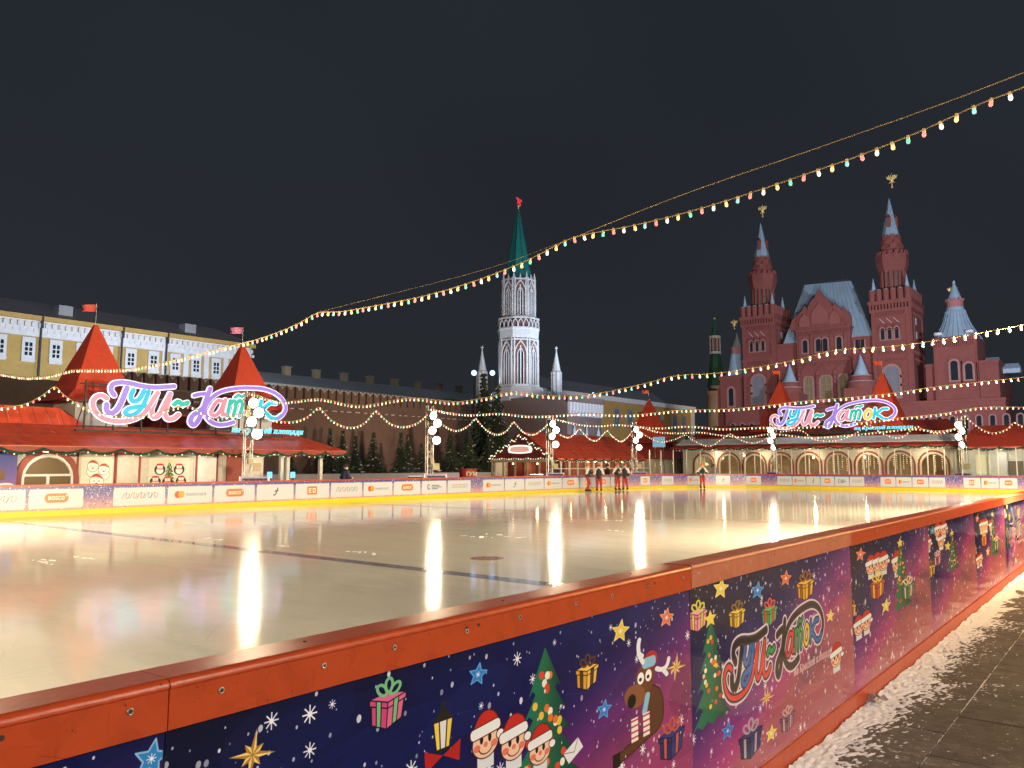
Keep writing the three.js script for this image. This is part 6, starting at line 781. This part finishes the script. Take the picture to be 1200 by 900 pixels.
    if (P.hat) { const h = mesh('hat', lathe([[0.118, 1.64], [0.128, 1.66], [0.118, 1.71], [0.08, 1.77], [0, 1.79]], 14, 0, 0, -0.005), std(...P.hat, 0.9), o); if (P.pom) mesh('pompom', sp(0.04, 0, 1.8, -0.005, 8, 6), std(0.8, 0.75, 0.7, 0.9), h); }
    if (P.skates) for (const s of ['L', 'R']) { const a = J['ankle' + s]; mesh('skate_blade', [bx(0.006, 0.035, 0.29, a[0], a[1] - 0.115, a[2] + 0.06), bx(0.02, 0.03, 0.03, a[0], a[1] - 0.09, a[2] - 0.03), bx(0.02, 0.03, 0.03, a[0], a[1] - 0.09, a[2] + 0.13)], MAT.steel, o); }
    return o;
  }
  const stand = (e = {}) => ({ elbowL: [-0.27, 1.12, -0.03], elbowR: [0.27, 1.12, -0.03], wristL: [-0.24, 0.92, 0.1], wristR: [0.24, 0.92, 0.1], kneeL: [-0.11, 0.52, 0.03], kneeR: [0.11, 0.52, 0.03], ankleL: [-0.13, 0.135, -0.03], ankleR: [0.13, 0.135, -0.03], ...e });
  const navy = [0.025, 0.03, 0.055], fur = [0.75, 0.72, 0.66], redT = [0.42, 0.04, 0.03], blk = [0.02, 0.02, 0.02], orange = [0.7, 0.2, 0.05];
  const on = (px, x) => { const p = onX(px, 560, x); return [p.x, ICE, p.z]; };
  const sk = { jacket: navy, sleeve: navy, yoke: fur, trousers: redT, boot: blk, skates: true }, grp = 'skaters by the far boards', look = rad(38.7);
  person('leftmost skater in profile, navy and white jacket, red trousers', on(689, -27.1), look + 1.3, { ...sk, hat: orange, joints: stand({ elbowR: [0.25, 1.14, 0.14], wristR: [0.12, 1.2, 0.3], kneeL: [-0.1, 0.52, 0.1], ankleL: [-0.12, 0.135, -0.1] }) }, grp);
  person('skater with orange hat, second from left, seen from behind', on(702, -27), look + 2.9, { ...sk, hat: orange, pom: 1, joints: stand({ wristL: [-0.1, 1.0, 0.2], wristR: [0.1, 1.0, 0.2] }) }, grp);
  person('skater facing the camera, third of the four together', on(723.5, -27), look + 0.4, { ...sk, hat: [0.65, 0.16, 0.08], joints: stand({ wristL: [-0.06, 1.16, 0.2], wristR: [0.06, 1.14, 0.2] }) }, grp);
  person('rightmost of the four skaters, white shoulders, red trousers', on(732.5, -27), look - 0.5, { ...sk, hat: [0.5, 0.06, 0.05], joints: stand({ kneeR: [0.13, 0.52, 0.06], ankleR: [0.17, 0.135, 0.02], elbowL: [-0.32, 1.16, 0] }) }, grp);
  { const p = onZ(823, 560, -52.6); person('lone skater with arms akimbo before the glass screen', [p.x, ICE, p.z], look + 0.1, { ...sk, hat: orange, joints: stand({ elbowL: [-0.36, 1.14, -0.06], elbowR: [0.36, 1.14, -0.06], wristL: [-0.19, 1.03, 0.08], wristR: [0.19, 1.03, 0.08] }) }, grp); }
  const on2 = (px, x, z) => { const p = z ? onZ(px, 550, z) : onX(px, 550, x); return [p.x, DECK, p.z]; };
  person('person in dark blue jacket behind the boards by the pavilion porch', on2(405, -29.2), look + 2.4, { jacket: [0.03, 0.035, 0.1], sleeve: [0.03, 0.035, 0.1], yoke: [0.03, 0.035, 0.1], trousers: blk, boot: blk, hat: blk, joints: stand({ wristL: [-0.05, 1.1, 0.25], wristR: [0.05, 1.1, 0.25] }) });
  person('person in red jacket behind the boards right of the four skaters', on2(739.5, -30.2), look + 0.5, { jacket: [0.4, 0.03, 0.03], sleeve: [0.4, 0.03, 0.03], yoke: [0.4, 0.03, 0.03], trousers: blk, boot: blk, joints: stand() });
  person('person in dark coat bending behind the boards between the skaters', on2(712, -29.4), look + 1.2, { jacket: blk, sleeve: blk, yoke: blk, trousers: blk, boot: blk, hat: blk, joints: stand() });
  person('person in grey jacket behind the glass near the lone skater', on2(837, 0, -58.3), look, { jacket: [0.3, 0.3, 0.3], sleeve: [0.3, 0.3, 0.3], yoke: [0.3, 0.3, 0.3], trousers: blk, boot: blk, hat: [0.1, 0.1, 0.12], joints: stand() });
}
// ---------- small things ----------
{
  const p = onX(548, 556, -29.6), tub = thing('planter_tub', 'round dark red tub with white lettering right of the lone mast', 'tub', [p.x, DECK, p.z], rad(38.7));
  mesh('shell', lathe([[0, 0], [0.3, 0], [0.38, 0.1], [0.47, 1.42], [0.5, 1.44], [0.5, 1.5], [0.44, 1.5], [0.42, 1.36], [0, 1.34]], 24), rough(0.32, 0.03, 0.03, 0.5, 1, 0.001), tub);
  const tx = text('ГУМ', 0.22, 0.02, 0, fontSans); tx.translate(-0.06, 1.12, 0.455); mesh('lettering', tx, MAT.white, tub);
  for (const [px, label] of [[316, 'small blue lit box on the porch, left of the posts'], [343, 'small blue lit box on the porch, right of the posts']]) { const q = onX(px, 556.5, -30.2), b = thing('blue_lamp', label, 'lamp', [q.x, DECK, q.z], rad(60), 'blue lamps on the porch'); mesh('stand', bx(0.12, q.y - DECK - 0.15, 0.12, 0, (q.y - DECK - 0.15) / 2, 0), MAT.dark, b); mesh('screen', bx(0.2, 0.26, 0.14, 0, q.y - DECK, 0), glow(0.1, 0.5, 0.9, 1.6), b); }
  for (const [px, w, label] of [[487, 0.7, 'black equipment case left of the lone mast'], [628, 0.8, 'black equipment case left of the booth mast']]) { const q = onX(px, 556, -29), b = thing('equipment_case', label, 'case', [q.x, DECK, q.z], rad(50)); mesh('case_body', bx(w, 1.15, 0.5, 0, 0.575, 0), MAT.dark, b); mesh('corner_trim', [bx(w + 0.02, 0.03, 0.52, 0, 1.14, 0), bx(w + 0.02, 0.03, 0.52, 0, 0.02, 0)], MAT.steel, b); mesh('handle', tube([[-0.12, 0.7, 0.25], [-0.1, 0.7, 0.31], [0.1, 0.7, 0.31], [0.12, 0.7, 0.25]], 0.012), MAT.steel, b); }
  const lp = onY(1013, 816, 0.06), g = new THREE.PlaneGeometry(0.3, 0.17, 10, 6), gp = g.attributes.position; for (let i = 0; i < gp.count; i++) { const u = gp.getX(i), v = gp.getY(i); gp.setZ(i, 0.05 * Math.exp(-Math.pow((u + v * 0.6) / 0.03, 2)) + 0.015 * Math.sin(u * 40) + 0.25 * u * u); } g.rotateX(-PI / 2); g.computeVertexNormals();
  const paper = mesh('paper_scrap', fin(g), std(0.45, 0.42, 0.42, 0.9, { side: THREE.DoubleSide })); paper.position.set(lp.x + 0.05, 0.05, lp.z); paper.rotation.z = 0.12; paper.rotation.y = 0.5; tag(paper, 'crumpled grey paper scrap lying on the snow by the barrier', 'litter');
}
// ---------- floodlights on the buildings and street lamps beside and behind the viewer ----------
{
  function flood(label, pos, to, I, col, ang, lensM = MAT.cool, s = 1) {
    const o = thing('floodlight', label, 'floodlight', pos.toArray()); o.lookAt(to);
    mesh('housing', [bx(0.7 * s, 0.5 * s, 0.3 * s, 0, 0, -0.16 * s)], MAT.dark, o); mesh('lens', bx(0.6 * s, 0.4 * s, 0.02, 0, 0, 0.01), lensM, o); mesh('bracket', [bx(0.05 * s, 0.5 * s, 0.05 * s, -0.38 * s, -0.15 * s, -0.16 * s), bx(0.05 * s, 0.5 * s, 0.05 * s, 0.38 * s, -0.15 * s, -0.16 * s), bx(0.8 * s, 0.06 * s, 0.06 * s, 0, -0.42 * s, -0.16 * s)], MAT.steel, o);
    const d = to.clone().sub(pos).normalize(); spot(pos.clone().addScaledVector(d, 0.08), to, I, col, ang, 10, 0.9); return o;
  }
  const W = new V3(-150, 24, -70);
  flood('floodlight behind the wall lighting the left of the ochre palace', new V3(-112, 12.6, -52), new V3(-150, 23.5, -56), 4600, 0xe4eeff, 66);
  flood('floodlight behind the wall lighting the right of the ochre palace', new V3(-112, 12.6, -82), new V3(-150, 23.5, -86), 4600, 0xe4eeff, 66);
  // gate tower: lamps on the block's corners, two of them seen from here
  const T = new V3(-101.4, 30, -128.7), g1 = onX(555.5, 437, -97), g2 = onX(577, 437, -97);
  const tf = (label, p, to, I) => flood(label, p, to, I, 0xdceeff, 40, MAT.cool, 1.1);
  tf('bright bluish lamp left of the slim turret by the white tower', new V3(-88, 16.6, -121), new V3(-101.4, 30, -128.7), 350);
  tf('bright bluish lamp on the terrace right of the white tower', new V3(-86.5, 16.6, -134), new V3(-101.4, 30, -128.7), 250);
  tf('bluish lamp on the terrace behind the tall spruce', new V3(-104, 16.6, -123.2), new V3(-101.4, 40, -127), 150);
  for (const [p, l] of [[g1, 'round bluish lamp seen left of the slim turret'], [g2, 'round bluish lamp seen right of the slim turret']]) { const o = thing('globe_lamp', l, 'lamp', [p.x, 0, p.z], 0, 'bluish lamps by the white tower'); mesh('globe', sp(0.5, 0, p.y, 0, 14, 10), glow(0.32, 0.55, 1, 4), o); mesh('lamp_post', cy(0.09, 0.14, p.y - 0.45, 0, (p.y - 0.45) / 2, 0, 8), MAT.dark, o); point(new V3(p.x, p.y, p.z), 120, 0xbfd8ff, 20); }
  flood('added distant floodlight south east of the white tower, aimed high', new V3(-52, 9, -92), new V3(-101.4, 41, -128.7), 6200, 0xdcecff, 27);  // added to even out the light on tower and spire
  flood('added distant floodlight east of the white tower, aimed high', new V3(-50, 9, -138), new V3(-101.4, 41, -128.7), 5800, 0xd0e6ff, 27);  // its partner from the east, added for the same even light
  flood('floodlight on the square lighting the gate block front', new V3(-70, 5, -118), new V3(-85, 9, -128), 1300, 0xcfe2ff, 55);
  flood('floodlight washing the left stretch of the fortress wall', new V3(-60, 5, -62), new V3(-100, 6.5, -72), 1500, 0xffd8b4, 70);
  flood('floodlight washing the fortress wall behind the spruces', new V3(-62, 5, -88), new V3(-100, 6, -98), 2200, 0xffd2b0, 62);
  flood('floodlight lighting the building right of the white tower', new V3(-80, 6, -176), new V3(-115, 14, -182), 480, 0xfff0dc, 70);
  flood('added floodlight for the slim green roofed tower', new V3(-92, 8, -222), new V3(-109, 32, -243), 1500, 0xffe8cc, 50);  // put in to brighten a tower left unlit otherwise
  flood('unseen low floodlight added behind the arcaded pavilion for the left museum tower', new V3(-27, 4.2, -78), new V3(-72, 36, -194), 11500, 0xf6eef2, 40);  // added out of sight behind the roof to light the museum evenly from below
  flood('unseen low floodlight added behind the arcaded pavilion for the right museum tower', new V3(-13, 4.2, -78), new V3(-48, 38, -194), 11000, 0xf6eef2, 40);  // second hidden lamp added for the museum front
  // museum: lamps on tall poles at the sides of the square
  const pole = (label, x, y, z, lamps) => { const o = thing('lamp_pole', label, 'lamp pole', [x, 0, z]); mesh('pole', cy(0.1, 0.2, y, 0, y / 2, 0, 10), MAT.steel, o); mesh('cross_arm', bx(2.4, 0.1, 0.1, 0, y - 0.6, 0), MAT.steel, o); lamps(x, y - 0.2, z); };
  pole('tall pole right of the picture carrying two floodlights for the museum', 6, 17, -118, (x, y, z) => { flood('left floodlight on the tall pole, aimed at the museum towers', new V3(x - 0.8, y, z - 0.4), new V3(-62, 42, -194), 13500, 0xdfe6ff, 50); flood('right floodlight on the tall pole, aimed at the museum wing', new V3(x + 0.8, y, z - 0.4), new V3(-46, 18, -194), 5000, 0xe6e2f4, 50); });
  // street lamps along the pavement, out of the picture
  for (const [x, z, l, I] of [[5.6, -5.5, 'street lamp on the pavement right of the viewer', 165], [6.2, 6, 'street lamp on the pavement behind the viewer', 165], [3.4, -19, 'street lamp further along the pavement beyond the right edge', 420]]) {
    const o = thing('street_lamp', l, 'street lamp', [x, 0, z], 0, 'street lamps along the pavement'); mesh('post', [cy(0.06, 0.1, 5.2, 0, 2.6, 0, 10), cy(0.16, 0.22, 0.5, 0, 0.25, 0, 10)], MAT.dark, o); mesh('lantern_cap', lathe([[0.34, 5.75], [0.3, 5.82], [0.05, 6.05], [0, 6.06]], 8), MAT.dark, o); mesh('lantern_glass', fin(new THREE.CylinderGeometry(0.2, 0.14, 0.45, 8).translate(0, 5.48, 0)), glow(1, 0.78, 0.45, 6), o); point(new V3(x, 5.48, z), I, z < -10 ? 0xffd08a : 0xfff0de, 8);
  }
}
renderer.render(scene, camera);
